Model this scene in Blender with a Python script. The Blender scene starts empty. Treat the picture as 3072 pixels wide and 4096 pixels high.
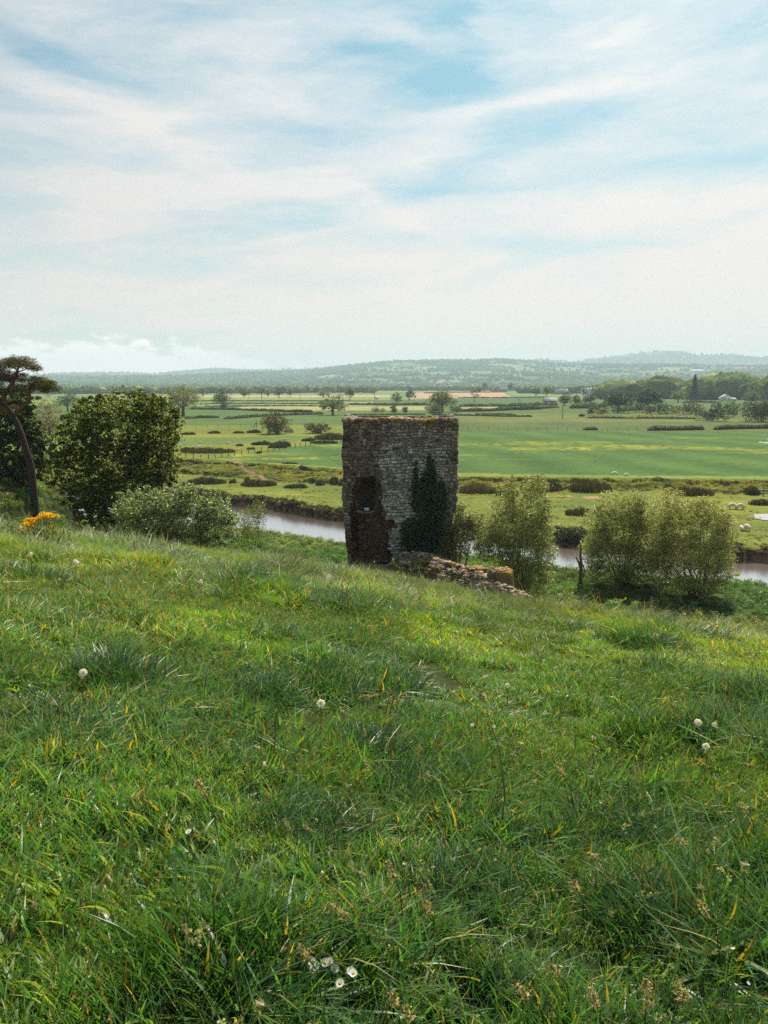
import bpy, math, random
import numpy as np
from mathutils import Vector, Matrix
R = math.radians
PI = math.pi
sc = bpy.context.scene
COL = sc.collection

# ---------------------------------------------------------------- camera
CW, CH, FPX, EYE, PITCH = 3072.0, 4096.0, 2960.0, 16.0, R(9.83)
cam_d = bpy.data.cameras.new("camera"); cam = bpy.data.objects.new("camera", cam_d); COL.objects.link(cam)
cam.location = (0, 0, EYE); cam.rotation_euler = (R(90) - PITCH, 0, 0)
cam_d.sensor_fit = 'VERTICAL'; cam_d.sensor_height = 36.0; cam_d.lens = 36.0 * FPX / CH
cam_d.clip_start = 0.05; cam_d.clip_end = 60000
sc.camera = cam
SUN_EL, SUN_AZ = R(54), R(22)
SUN = Vector((math.sin(SUN_AZ) * math.cos(SUN_EL), math.cos(SUN_AZ) * math.cos(SUN_EL), math.sin(SUN_EL)))
sc.view_settings.view_transform = 'Standard'; sc.view_settings.look = 'None'
sc.view_settings.exposure = 0.52; sc.view_settings.gamma = 1.0
sc.render.engine = 'CYCLES'
cy = sc.cycles
cy.max_bounces = 6; cy.diffuse_bounces = 3; cy.glossy_bounces = 2; cy.transmission_bounces = 3; cy.volume_bounces = 1
cy.transparent_max_bounces = 4; cy.use_denoising = False; cy.sample_clamp_indirect = 4.0
cy.caustics_reflective = False; cy.caustics_refractive = False

def ray(u, v):
    a = (u - CW / 2) / FPX; b = (CH / 2 - v) / FPX
    return a, math.cos(PITCH) + b * math.sin(PITCH), -math.sin(PITCH) + b * math.cos(PITCH)
def at(u, v, d):                       # point of that bearing at forward distance d
    x, y, z = ray(u, v); k = d / y
    return Vector((x * k, d, EYE + z * k))
def on(u, v, z=0.0):                   # point of that bearing on the level z
    x, y, dz = ray(u, v); k = (z - EYE) / dz
    return Vector((x * k, y * k, z))

# ---------------------------------------------------------------- node helpers
class NT:
    def __init__(s, tree): s.t = tree; s.n = tree.nodes; s.l = tree.links
    def new(s, kind, **kw):
        n = s.n.new(kind)
        for k, v in kw.items(): setattr(n, k, v)
        return n
    def put(s, sock, val):
        if hasattr(val, 'is_output') or isinstance(val, bpy.types.NodeSocket): s.l.new(val, sock)
        elif val is not None: sock.default_value = val
    def math(s, op, a, b=None, c=None, clamp=False):
        n = s.new('ShaderNodeMath', operation=op, use_clamp=clamp)
        s.put(n.inputs[0], a)
        if b is not None: s.put(n.inputs[1], b)
        if c is not None: s.put(n.inputs[2], c)
        return n.outputs[0]
    def vmath(s, op, a, b=None):
        n = s.new('ShaderNodeVectorMath', operation=op); s.put(n.inputs[0], a)
        if b is not None: s.put(n.inputs[1], b)
        return n.outputs['Value'] if op == 'DOT_PRODUCT' else n.outputs[0]
    def mix(s, f, a, b, blend='MIX'):
        n = s.new('ShaderNodeMix', data_type='RGBA', blend_type=blend)
        s.put(n.inputs[0], f); s.put(n.inputs[6], a); s.put(n.inputs[7], b)
        return n.outputs[2]
    def noise(s, vec, scale, detail=4, rough=.55, dist=0.0, out='Fac'):
        n = s.new('ShaderNodeTexNoise'); n.inputs['Scale'].default_value = scale
        n.inputs['Detail'].default_value = detail; n.inputs['Roughness'].default_value = rough
        n.inputs['Distortion'].default_value = dist
        if vec is not None: s.put(n.inputs['Vector'], vec)
        return n.outputs[out]
    def ramp(s, f, stops):
        n = s.new('ShaderNodeValToRGB'); s.put(n.inputs[0], f); e = n.color_ramp.elements
        while len(e) < len(stops): e.new(.5)
        for k, (p, c) in enumerate(stops): e[k].position = p; e[k].color = c if len(c) == 4 else (*c, 1)
        return n.outputs[0]
    def xyz(s, x, y, z):
        n = s.new('ShaderNodeCombineXYZ'); s.put(n.inputs[0], x); s.put(n.inputs[1], y); s.put(n.inputs[2], z)
        return n.outputs[0]

# ---------------------------------------------------------------- world: Nishita sky with cirrus
w = bpy.data.worlds.new("World"); sc.world = w; w.use_nodes = True
N = NT(w.node_tree); N.n.clear()
sky = N.new('ShaderNodeTexSky', sky_type='NISHITA'); sky.sun_disc = False
sky.sun_elevation = SUN_EL; sky.sun_rotation = SUN_AZ; sky.air_density = 1.0; sky.dust_density = 1.6; sky.ozone_density = 1.0
tc = N.new('ShaderNodeTexCoord').outputs['Generated']
sep = N.new('ShaderNodeSeparateXYZ'); N.l.new(tc, sep.inputs[0])
AZ = N.math('ARCTAN2', sep.outputs[0], sep.outputs[1])
EL = N.math('ARCSINE', sep.outputs[2])
# wind-drawn warp of the coordinates
nv = N.xyz(N.math('MULTIPLY', AZ, 2.2), N.math('MULTIPLY', EL, 9.0), 3.1)
wn = N.new('ShaderNodeTexNoise'); wn.inputs['Scale'].default_value = 1.6; wn.inputs['Detail'].default_value = 7
wn.inputs['Roughness'].default_value = .62
N.l.new(nv, wn.inputs['Vector'])
ws = N.new('ShaderNodeSeparateColor'); N.l.new(wn.outputs['Color'], ws.inputs[0])
AZw = N.math('ADD', AZ, N.math('MULTIPLY', N.math('SUBTRACT', ws.outputs[0], .5), .26))
ELw = N.math('ADD', EL, N.math('MULTIPLY', N.math('SUBTRACT', ws.outputs[1], .5), .085))
ELm = N.math('ADD', EL, N.math('MULTIPLY', N.math('SUBTRACT', ws.outputs[2], .5), .055))
fib = N.noise(N.xyz(N.math('MULTIPLY', AZw, 3.0), N.math('MULTIPLY', N.math('SUBTRACT', ELw, N.math('MULTIPLY', AZ, .12)), 15.0), .7), 1.6, 9, .58)
big = N.noise(N.xyz(N.math('MULTIPLY', AZw, 2.4), N.math('MULTIPLY', ELw, 7.0), 5.2), 1.3, 5, .5)
fine = N.noise(N.xyz(N.math('MULTIPLY', AZ, 30.0), N.math('MULTIPLY', EL, 60.0), 2.2), 1.5, 5, .7)
def azel(u, v):
    x, y, z = ray(u, v); return math.atan2(x, y), math.atan2(z, math.hypot(x, y))
def streak(u, v, su, sv, rot, amp):
    a0, e0 = azel(u, v); c, s_ = math.cos(R(rot)), math.sin(R(rot))
    da = N.math('SUBTRACT', AZw, a0); de = N.math('SUBTRACT', ELm, e0)
    p = N.math('ADD', N.math('MULTIPLY', da, c / (su / FPX)), N.math('MULTIPLY', de, s_ / (su / FPX)))
    q = N.math('ADD', N.math('MULTIPLY', da, -s_ / (sv / FPX)), N.math('MULTIPLY', de, c / (sv / FPX)))
    r2 = N.math('ADD', N.math('MULTIPLY', p, p), N.math('MULTIPLY', q, q))
    return N.math('MULTIPLY', N.math('POWER', 2.718, N.math('MULTIPLY', r2, -1.0)), amp)
cov = N.math('ADD', .30, N.math('MULTIPLY', N.math('SUBTRACT', fib, .5), 1.25))
cov = N.math('ADD', cov, .26)
fib2 = N.noise(N.xyz(N.math('MULTIPLY', AZw, 7.0), N.math('MULTIPLY', N.math('ADD', ELw, N.math('MULTIPLY', AZ, .08)), 44.0), 4.4), 1.7, 7, .6)
cov = N.math('ADD', cov, N.math('MULTIPLY', N.math('SUBTRACT', fib2, .5), .42))
cov = N.math('ADD', cov, N.math('MULTIPLY', N.math('SUBTRACT', big, .5), .55))
cov = N.math('ADD', cov, N.math('MULTIPLY', N.math('SUBTRACT', fine, .5), .16))
# veil thickens to the horizon
cov = N.math('ADD', cov, N.math('MULTIPLY', N.math('SUBTRACT', .30, EL, clamp=True), 1.15))
for S in [  # dark gaps in the cloud then bright bands, in bearings
        (1700, 290, 400, 80, -8, -.48), (1500, 215, 160, 30, -4, -.2), (1830, 160, 220, 110, -30, -.25), (150, 190, 260, 55, -8, -.42),
        (420, 290, 240, 60, -15, -.2), (2950, 160, 260, 45, 8, -.26), (2980, 650, 240, 55, -4, -.46), (2130, 570, 420, 50, 16, -.34),
        (1400, 510, 520, 55, 3, -.26), (950, 920, 360, 55, 4, -.36), (2150, 970, 500, 28, -3, -.30), (1700, 770, 180, 45, 3, -.22),
        (1150, 1110, 420, 40, -2, -.20), (2050, 745, 300, 22, 3, -.18), (300, 1060, 420, 40, 0, -.1), (1300, 20, 900, 50, 0, -.12), (200, 1290, 600, 50, 0, -.12), (150, 1340, 500, 34, 0, -.40),
        (2050, 430, 1000, 34, 7, .30), (1300, 440, 500, 30, -3, .2), (1000, 690, 520, 40, -17, .24), (1550, 850, 330, 30, -25, .28), (1150, 960, 330, 16, 9, .2),
        (300, 350, 420, 60, -12, .22), (2400, 830, 700, 55, 3, .16), (2600, 1150, 700, 120, 6, .25), (600, 760, 600, 80, -3, .12), (1950, 110, 160, 40, -35, .2), (1600, 150, 170, 40, -20, .12)]:
    cov = N.math('ADD', cov, streak(*S))
# low cumulus far away on the left
cu = N.noise(N.xyz(N.math('MULTIPLY', AZ, 26.0), N.math('MULTIPLY', EL, 60.0), 1.2), 1.1, 6, .6)
a0, e0 = azel(500, 1430)
bump = N.math('ADD', N.math('MULTIPLY', cu, .09), N.math('MULTIPLY', N.math('POWER', 2.718, N.math('MULTIPLY', N.math('POWER', N.math('DIVIDE', N.math('SUBTRACT', AZ, azel(400, 1400)[0]), .13), 2.0), -1.0)), .028))
edge = N.math('MULTIPLY', N.math('SUBTRACT', N.math('ADD', e0 - .046, bump), EL), 90.0, clamp=True)
lowleft = N.math('MULTIPLY', N.math('SUBTRACT', azel(1600, 1400)[0], AZ), 3.2, clamp=True)
cumul = N.math('MULTIPLY', edge, lowleft)
cov = N.math('ADD', cov, .07)
cov = N.math('ADD', cov, N.math('MULTIPLY', N.math('SUBTRACT', .22, EL), .55))
cov = N.math('MULTIPLY', cov, N.math('SUBTRACT', 1.0, N.math('MULTIPLY', N.math('SUBTRACT', EL, .52, clamp=True), 1.6, clamp=True)))
cov = N.math('MINIMUM', N.math('MAXIMUM', cov, .04), .97)
cov = N.math('MAXIMUM', cov, N.math('MULTIPLY', cumul, .96))
vdot = N.vmath('DOT_PRODUCT', tc, tuple(SUN))
glow = N.math('POWER', N.math('ADD', N.math('MULTIPLY', vdot, .5, clamp=True), .5), 2.0)
cl_col = N.mix(glow, (.7, .85, 1.05, 1), (8.5, 7.95, 7.65, 1))
cl_col = N.mix(N.math('MULTIPLY', N.math('SUBTRACT', .24, EL, clamp=True), 3.4, clamp=True), cl_col, (7.8, 6.2, 5.55, 1))
cl_col = N.mix(N.math('MULTIPLY', cumul, .9), cl_col, (11.5, 9.4, 8.8, 1))
blue = N.mix(1.0, sky.outputs[0], (.42, .73, .70, 1), 'MULTIPLY')
skyc = N.mix(cov, blue, cl_col)
bg = N.new('ShaderNodeBackground'); bg.inputs['Strength'].default_value = .1
N.l.new(skyc, bg.inputs[0]); wo = N.new('ShaderNodeOutputWorld'); N.l.new(bg.outputs[0], wo.inputs[0])

sl = bpy.data.lights.new("sun", 'SUN'); so = bpy.data.objects.new("sun", sl); COL.objects.link(so)
sl.energy = 5.0; sl.angle = R(.6); sl.color = (1.0, .92, .77); so.location = (60, 100, 200)
so.rotation_euler = SUN.to_track_quat('Z', 'Y').to_euler()

# ---------------------------------------------------------------- numpy noise
def hsh(*a):
    h = np.zeros(np.broadcast(*a).shape, dtype=np.uint64)
    for k, x in enumerate(a):
        h = (h ^ (np.asarray(x).astype(np.int64).astype(np.uint64) * np.uint64([73856093, 19349663, 83492791, 2654435761][k]))) * np.uint64(6364136223846793005) + np.uint64(1442695040888963407)
        h ^= h >> np.uint64(29)
    return ((h >> np.uint64(20)) & np.uint64(0xFFFFFF)).astype(np.float64) / 16777216.0
def vn(x, y, seed=0):
    x = np.asarray(x, float); y = np.asarray(y, float)
    i, j = np.floor(x), np.floor(y); f, g = x - i, y - j
    f = f * f * (3 - 2 * f); g = g * g * (3 - 2 * g)
    a, b, c, d = hsh(i, j, i * 0 + seed), hsh(i + 1, j, i * 0 + seed), hsh(i, j + 1, i * 0 + seed), hsh(i + 1, j + 1, i * 0 + seed)
    return (a * (1 - f) + b * f) * (1 - g) + (c * (1 - f) + d * f) * g
def fb(x, y, seed=0, o=4):
    t = 0; a = .5; s = 0
    for k in range(o):
        t = t + a * vn(x * 2 ** k + 17.3 * k, y * 2 ** k - 9.1 * k, seed + k); s += a; a *= .5
    return t / s
def sst(a, b, x):
    t = np.clip((x - a) / (b - a), 0, 1); return t * t * (3 - 2 * t)
def smax(a, b, k):
    h = np.clip(.5 + .5 * (a - b) / k, 0, 1); return b * (1 - h) + a * h + k * h * (1 - h)

# ---------------------------------------------------------------- terrain height
CREST = [(-900, 2090), (-400, 2110), (0, 2135), (500, 2195), (1000, 2250), (1400, 2305), (1700, 2362), (2100, 2442), (2300, 2470), (2635, 2505), (3072, 2565), (3500, 2620)]
cph, csl = [], []
for u, v in CREST:
    x, y, z = ray(u, v); cph.append(math.atan2(x, y)); csl.append(-z / math.hypot(x, y))
cph = [-PI] + cph + [PI]; csl = [.16] + csl + [.16]
WL = -1.4
NEAR = [on(1057, 2132, WL), on(1250, 2156, WL), on(1400, 2186, WL), on(1834, 2226, WL), on(2209, 2274, WL), on(2440, 2303, WL), on(2906, 2330, WL), on(3072, 2345, WL)]
FAR = [on(941, 2022, WL), on(1060, 2038, WL), on(1200, 2060, WL), on(1380, 2087, WL), on(1834, 2130, WL), on(2223, 2176, WL), on(2316, 2184, WL), on(2947, 2250, WL), on(3072, 2260, WL)]
nX = [-300, -60, -30] + [p.x for p in NEAR] + [60, 300]; nY = [150, 104, 92] + [p.y for p in NEAR] + [50, -40]
fX = [-300, -60, -30] + [p.x for p in FAR] + [60, 300]; fY = [172, 124, 110] + [p.y for p in FAR] + [60, -25]
def yn(x): return np.interp(x, nX, nY) + .5 * (vn(x * .35, x * 0, 5) - .5)
def yf(x): return np.interp(x, fX, fY) + 1.6 * (vn(x * .3, x * 0, 6) - .5)
def yd(x): return np.interp(x, [-300, -60, -35, -10, 10, 60, 120, 400], [200, 146, 132, 119, 112.5, 108, 103, 80]) + 1.2 * (vn(x * .09, x * 0, 8) - .5)
def H(x, y):
    x = np.asarray(x, float); y = np.asarray(y, float)
    r = np.hypot(x, y) + 1e-6; ph = np.arctan2(x, y)
    s = np.interp(ph, cph, csl)
    D = np.interp(ph, [-PI, -.6, 0, .5, PI], [20, 17, 20, 15.5, 20])
    b = 1.6 / D ** 2; a = s - 3.2 / D
    hill = EYE - 1.6 - a * r - b * r * r
    hill = hill + .22 * (fb(x * .22, y * .22, 11) - .5) * sst(1.5, 6, r) + .10 * (fb(x * .9, y * .9, 12, 3) - .5) * sst(1.2, 3, r)
    hill = np.maximum(hill, -6)
    # castle mound on the left
    m = lambda cx, cy_, sx, sy, h: h * np.exp(-(((x - cx) / sx) ** 2 + ((y - cy_) / sy) ** 2))
    G_ = np.exp(-(np.clip((x + 32) / 9.0, 0, 9) ** 4 + ((y - 52) / 15.0) ** 4))
    mound = 9.9 * G_ - 4 * (1 - G_) + .6 * (fb(x * .3, y * .3, 21) - .5)
    hill = smax(hill, mound, .8)
    Yn, Yf = yn(x), yf(x)
    nb = np.minimum(.15 + .5 * (fb(x * .12, y * .12, 31) - .5), (Yn - y) * .22 + WL)
    nb = np.where(y < Yn, nb, WL - (y - Yn) * .4)
    near = np.where(y < Yn, smax(hill, nb, .5), nb)
    near = np.maximum(near, -2.3)
    k = y - Yf
    bank = WL + np.clip(k, -2, .8) * (1.0 + .5 * vn(x * .5, y * 0, 41)) + np.clip(k - .8, 0, 9) * .13
    bank = np.where(k < 0, WL + k * .6, bank)
    flat = -.05 + .12 * (fb(x * .08, y * .08, 51) - .5) + .10 * (fb(x * .5, y * .5, 52, 2) - .5) * (y < 140)
    dd = y - yd(x)
    wid = np.interp(x, [-60, -10, 5, 100], [9, 8, 3.4, 3.4])
    hum = (fb(x * .35, y * .9, 61, 4) - .5)
    dyke = 1.45 * (.26 * sst(-.3, .3, dd) + .44 * sst(0, 1, dd / wid) + .3 * sst(wid - .2, wid, dd)) * (1 - .75 * sst(4, 10, dd - wid)) + 1.25 * hum * sst(-2, 0, dd) * (1 - sst(wid, wid + 1.5, dd))
    far = np.minimum(bank, flat + .1) + np.where(k > 2, dyke, 0)
    far = far + .6 * (fb(x * .004, y * .004, 71) - .5) * sst(150, 400, y)
    z = np.where(y < (Yn + Yf) * .5, near, np.maximum(far, -2.3))
    return z
def h1(x, y): return float(H(np.array([x]), np.array([y]))[0])

def hillz(x, y):
    r = np.hypot(x, y); ph = np.arctan2(x, y)
    def prof(pts, dist):
        P = [azel(u, v) for u, v in pts]
        return np.interp(ph, [p[0] for p in P], [EYE + math.tan(p[1]) * dist for p in P])
    h2 = prof([(-900, 1512), (0, 1512), (700, 1510), (1200, 1500), (1380, 1478), (1600, 1459), (1850, 1449), (2050, 1444), (2300, 1461), (2600, 1473), (3072, 1472), (4000, 1480)], 5600)
    h3 = prof([(-900, 1500), (0, 1500), (200, 1497), (440, 1492), (600, 1497), (700, 1490), (870, 1476), (1010, 1483), (1200, 1476), (1400, 1474), (1900, 1456), (2100, 1442), (2150, 1435), (2280, 1447), (2400, 1436), (2480, 1425), (2560, 1412), (2640, 1408), (2720, 1411), (2780, 1420), (2900, 1418), (3000, 1428), (3072, 1430), (4000, 1440)], 8200)
    a = h2 * sst(2300, 5600, r) * (1 - .55 * sst(5600, 8000, r))
    b = h3 * sst(6500, 8200, r) * (1 - .4 * sst(8200, 9600, r))
    g = (fb(x / 900, y / 900, 81) - .5) * 46 * sst(2600, 4200, r) + (fb(x / 260, y / 260, 82) - .5) * 12 * sst(2600, 4200, r)
    return np.maximum(a, b) + g * (1 - .75 * sst(5000, 5600, r) * (1 - sst(5600, 6200, r))) * (1 - .8 * sst(7400, 8200, r))

# ---------------------------------------------------------------- mesh building
def tagit(o, label=None, cat=None, group=None, kind=None):
    if label: o['label'] = label
    if cat: o['category'] = cat
    if group: o['group'] = group
    if kind: o['kind'] = kind
    return o
def mesh_np(name, V, F, C=None, smooth=False):
    me = bpy.data.meshes.new(name)
    V = np.ascontiguousarray(V, dtype=np.float32); me.vertices.add(len(V)); me.vertices.foreach_set('co', V.ravel())
    if not isinstance(F, list): F = [F]
    F = [f for f in F if len(f)]
    loops = np.concatenate([f.ravel() for f in F]).astype(np.int32)
    tot = np.concatenate([np.full(len(f), f.shape[1]) for f in F]).astype(np.int32)
    st = np.concatenate([[0], np.cumsum(tot)[:-1]]).astype(np.int32)
    me.loops.add(len(loops)); me.loops.foreach_set('vertex_index', loops)
    me.polygons.add(len(tot)); me.polygons.foreach_set('loop_start', st)
    try: me.polygons.foreach_set('loop_total', tot)
    except Exception: pass
    if smooth: me.polygons.foreach_set('use_smooth', np.ones(len(tot), bool))
    if C is not None:
        at_ = me.color_attributes.new('tint', 'FLOAT_COLOR', 'POINT')
        C4 = np.ones((len(V), 4), np.float32); C4[:, :3] = C; at_.data.foreach_set('color', C4.ravel())
    me.update(calc_edges=True); me.validate()
    return me
class MB:
    def __init__(s): s.V = []; s.F = {}; s.C = []; s.n = 0
    def add(s, V, F, C=(1, 1, 1)):
        V = np.asarray(V, float); F = np.asarray(F)
        s.V.append(V); C = np.asarray(C, float)
        s.C.append(np.broadcast_to(C, (len(V), 3)) if C.ndim == 1 else C)
        s.F.setdefault(F.shape[1], []).append(F + s.n); s.n += len(V)
    def box(s, c, size, C=(1, 1, 1), rot=0.0, jit=0.0, rg=None):
        v = np.array([[i, j, k] for i in (-.5, .5) for j in (-.5, .5) for k in (-.5, .5)]) * np.array(size)
        if jit: v = v + (rg.random((8, 3)) - .5) * jit
        if rot:
            ca, sa = math.cos(rot), math.sin(rot); v = np.stack([v[:, 0] * ca - v[:, 1] * sa, v[:, 0] * sa + v[:, 1] * ca, v[:, 2]], 1)
        s.add(v + np.array(c), [[0, 1, 3, 2], [4, 6, 7, 5], [0, 4, 5, 1], [2, 3, 7, 6], [0, 2, 6, 4], [1, 5, 7, 3]], C)
    def tube(s, pts, rad, C=(1, 1, 1), k=7, cap=True):
        P = [Vector(p) for p in pts]; V = []
        for i, p in enumerate(P):
            t = (P[min(i + 1, len(P) - 1)] - P[max(i - 1, 0)]).normalized()
            a = t.orthogonal().normalized() if i == 0 else (a - t * a.dot(t)).normalized()
            b = t.cross(a)
            for q in range(k):
                th = 2 * PI * q / k; V.append(p + (a * math.cos(th) + b * math.sin(th)) * rad[i])
        F = [[i * k + q, i * k + (q + 1) % k, (i + 1) * k + (q + 1) % k, (i + 1) * k + q] for i in range(len(P) - 1) for q in range(k)]
        s.add([tuple(v) for v in V], F, C)
    def build(s, name, mat, parent=None, smooth=False, origin=None):
        V = np.concatenate(s.V); C = np.concatenate(s.C)
        if origin is not None: V = V - np.array(origin)
        me = mesh_np(name, V, [np.concatenate(f) for f in s.F.values()], C, smooth)
        o = bpy.data.objects.new(name, me); COL.objects.link(o); me.materials.append(mat)
        if parent is not None: o.parent = parent
        elif origin is not None: o.location = origin
        return o
def empty(name, loc, label, cat, group=None, rz=0.0, sc_=1.0):
    o = bpy.data.objects.new(name, None); COL.objects.link(o); o.location = loc; o.rotation_euler = (0, 0, rz); o.scale = (sc_,) * 3
    o.empty_display_size = .1
    return tagit(o, label, cat, group)
def leaves(P, size, rg, aspect=.55, up=0.0, nrm=None):
    """rhombic leaves at points P; returns V, F"""
    n = len(P); d = rg.normal(size=(n, 3)); d[:, 2] += up
    d /= np.linalg.norm(d, axis=1)[:, None]
    e = rg.normal(size=(n, 3))
    e -= d * np.sum(e * d, 1)[:, None]; e /= np.linalg.norm(e, axis=1)[:, None]
    L = (size * (.6 + .8 * rg.random(n)))[:, None]
    V = np.stack([P - d * L * .5, P + e * L * aspect * .5, P + d * L * .5, P - e * L * aspect * .5], 1).reshape(-1, 3)
    F = np.arange(4 * n).reshape(n, 4)
    return V, F
def tints(n, rg, base, var=.25, hue=.12, k=4, alt=None, altp=0.0):
    b = np.array(base)[None, :] * (1 + var * (rg.random((n, 1)) * 2 - 1)) * (1 + hue * (rg.random((n, 3)) * 2 - 1))
    if alt is not None:
        m = rg.random(n) < altp; b[m] = np.array(alt) * (1 + var * (rg.random((m.sum(), 1)) * 2 - 1))
    return np.repeat(np.clip(b, 0, 1), k, axis=0)
def blobpts(blobs, n, rg, shell=.55, sub=0, mixc=.5):
    """points in a union of ellipsoid blobs (x,y,z,rx,ry,rz), more toward each surface, in sub-clusters"""
    B = np.array(blobs, float); vol = (B[:, 3] * B[:, 4] * B[:, 5]) ** (2 / 3); p = vol / vol.sum()
    ix = rg.choice(len(B), n, p=p)
    d = rg.normal(size=(n, 3)); d /= np.linalg.norm(d, axis=1)[:, None]
    r = 1 - shell * rg.random(n) ** 1.6
    if sub:
        K = max(12, int(sub)); sx = rg.choice(len(B), K, p=p); sd = rg.normal(size=(K, 3)); sd /= np.linalg.norm(sd, axis=1)[:, None]
        sr_ = .55 + .5 * rg.random(K) ** .6
        sc0 = B[sx, :3] + sd * sr_[:, None] * B[sx, 3:6]
        rad = (vol.sum() / K) ** .5 * .8 * (.5 + .9 * rg.random(K)); pk = rad ** 2; pk /= pk.sum()
        j = rg.choice(K, n, p=pk); rr = rg.random(n) ** .45
        cl = sc0[j] + d * (rr * rad[j])[:, None] * np.array((1.15, 1.15, .8))
        loose = B[ix, :3] + d * r[:, None] * B[ix, 3:6] * (1 + .13 * rg.normal(size=(n, 1)))
        return np.where((rg.random(n) < mixc)[:, None], cl, loose)
    lump = 1 + .16 * np.sin(d[:, 0] * 7 + ix) * np.sin(d[:, 1] * 6 + ix * 2.1) + .14 * np.sin(d[:, 2] * 9 + ix * 1.3 + d[:, 0] * 5)
    return B[ix, :3] + d * (r * lump)[:, None] * B[ix, 3:6]

# ---------------------------------------------------------------- materials
def mat(name):
    m = bpy.data.materials.new(name); m.use_nodes = True; n = NT(m.node_tree); n.n.clear()
    out = n.new('ShaderNodeOutputMaterial'); return m, n, out
def bsdf(n, col, rough=.8, spec=.3, bump=None, bstr=.3, bdist=.02):
    p = n.new('ShaderNodeBsdfPrincipled'); n.put(p.inputs['Base Color'], col)
    n.put(p.inputs['Roughness'], rough); p.inputs['Specular IOR Level'].default_value = spec
    if bump is not None:
        b = n.new('ShaderNodeBump'); b.inputs['Strength'].default_value = bstr; b.inputs['Distance'].default_value = bdist
        n.put(b.inputs['Height'], bump); n.l.new(b.outputs[0], p.inputs['Normal'])
    return p
def leafmat(name, rough=.5, spec=.4, trans=.35, tcol=(1.5, 1.6, .5), inst=False):
    m, n, out = mat(name)
    a = n.new('ShaderNodeAttribute', attribute_name='tint').outputs['Color']
    if inst:
        b = n.new('ShaderNodeAttribute', attribute_name='itint', attribute_type='INSTANCER').outputs['Color']
        a = n.mix(1.0, a, b, 'MULTIPLY')
    p = bsdf(n, a, rough, spec)
    t = n.new('ShaderNodeBsdfTranslucent'); n.put(t.inputs[0], n.mix(1.0, a, (*tcol, 1), 'MULTIPLY'))
    ms = n.new('ShaderNodeMixShader'); ms.inputs[0].default_value = trans
    n.l.new(p.outputs[0], ms.inputs[1]); n.l.new(t.outputs[0], ms.inputs[2]); n.l.new(ms.outputs[0], out.inputs[0])
    return m
def tintmat(name, rough=.85, spec=.2, nscale=8.0, amt=.35, bstr=.4, bdist=.02):
    m, n, out = mat(name)
    a = n.new('ShaderNodeAttribute', attribute_name='tint').outputs['Color']
    c = n.new('ShaderNodeTexCoord').outputs['Object']
    f = n.noise(c, nscale, 6, .65)
    k = n.ramp(f, [(.25, (1 - amt,) * 3), (.75, (1 + amt,) * 3)])
    p = bsdf(n, n.mix(1.0, a, k, 'MULTIPLY'), rough, spec, f, bstr, bdist); n.l.new(p.outputs[0], out.inputs[0])
    return m
M_grass = leafmat('grass_blades', .42, .6, .40, (1.6, 1.85, .60), inst=True)
M_leaf = leafmat('leaves', .5, .4, .38)
M_leafd = leafmat('dark_leaves', .42, .3, .12)
M_needle = leafmat('pine_needles', .6, .2, .15)
M_willow = leafmat('willow_leaves', .38, .7, .48, (1.5, 1.6, .75))
M_rush = leafmat('rushes', .6, .2, .15)
M_wood_far = leafmat('far_wood_leaves', 1.0, 0.0, .25)
M_petal = leafmat('petals', .6, .2, .3, (1.2, 1.1, .8))
M_bark = tintmat('bark', .9, .15, 14, .4, .6, .02)
M_stone = tintmat('stone', .92, .15, 5.0, .38, .6, .03)
M_mortar = tintmat('rubble_core', .95, .1, 3.5, .5, .9, .08)
M_paint = tintmat('painted_wall', .8, .2, 1.5, .08, .1)
M_roof = tintmat('roof_slate', .7, .3, 3, .15, .2)
M_wool = tintmat('wool', .95, .05, 18, .22, .8, .03)
M_wood = tintmat('weathered_wood', .85, .15, 20, .35, .4, .01)
M_soil = tintmat('bank_soil', .95, .1, 2.0, .4, .9, .12)

def M_ground_():
    m, n, out = mat('ground')
    a = n.new('ShaderNodeAttribute', attribute_name='tint').outputs['Color']
    c = n.new('ShaderNodeTexCoord').outputs['Object']
    f1 = n.noise(c, .9, 8, .7); f2 = n.noise(c, .05, 5, .6); f3 = n.noise(c, 7.0, 4, .7)
    k = n.ramp(f1, [(.28, (.62, .66, .6)), (.72, (1.38, 1.32, 1.3))])
    k2 = n.ramp(f2, [(.3, (.74, .82, .86)), (.7, (1.26, 1.17, 1.0))])
    k3 = n.ramp(f3, [(.3, (.75, .78, .75)), (.7, (1.25, 1.22, 1.2))])
    col = n.mix(1.0, n.mix(1.0, n.mix(1.0, a, k, 'MULTIPLY'), k2, 'MULTIPLY'), k3, 'MULTIPLY')
    p = bsdf(n, col, .95, .08, n.math('ADD', f1, n.math('MULTIPLY', f3, .3)), .7, .25); n.l.new(p.outputs[0], out.inputs[0])
    return m
M_ground = M_ground_()
def M_hills_():
    m, n, out = mat('hills')
    a = n.new('ShaderNodeAttribute', attribute_name='tint').outputs['Color']
    c = n.new('ShaderNodeTexCoord').outputs['Object']
    f = n.noise(c, .02, 6, .7)
    p = bsdf(n, n.mix(1.0, a, n.ramp(f, [(.3, (.8, .8, .8)), (.7, (1.2, 1.2, 1.2))]), 'MULTIPLY'), .95, .05); n.l.new(p.outputs[0], out.inputs[0])
    return m
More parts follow.
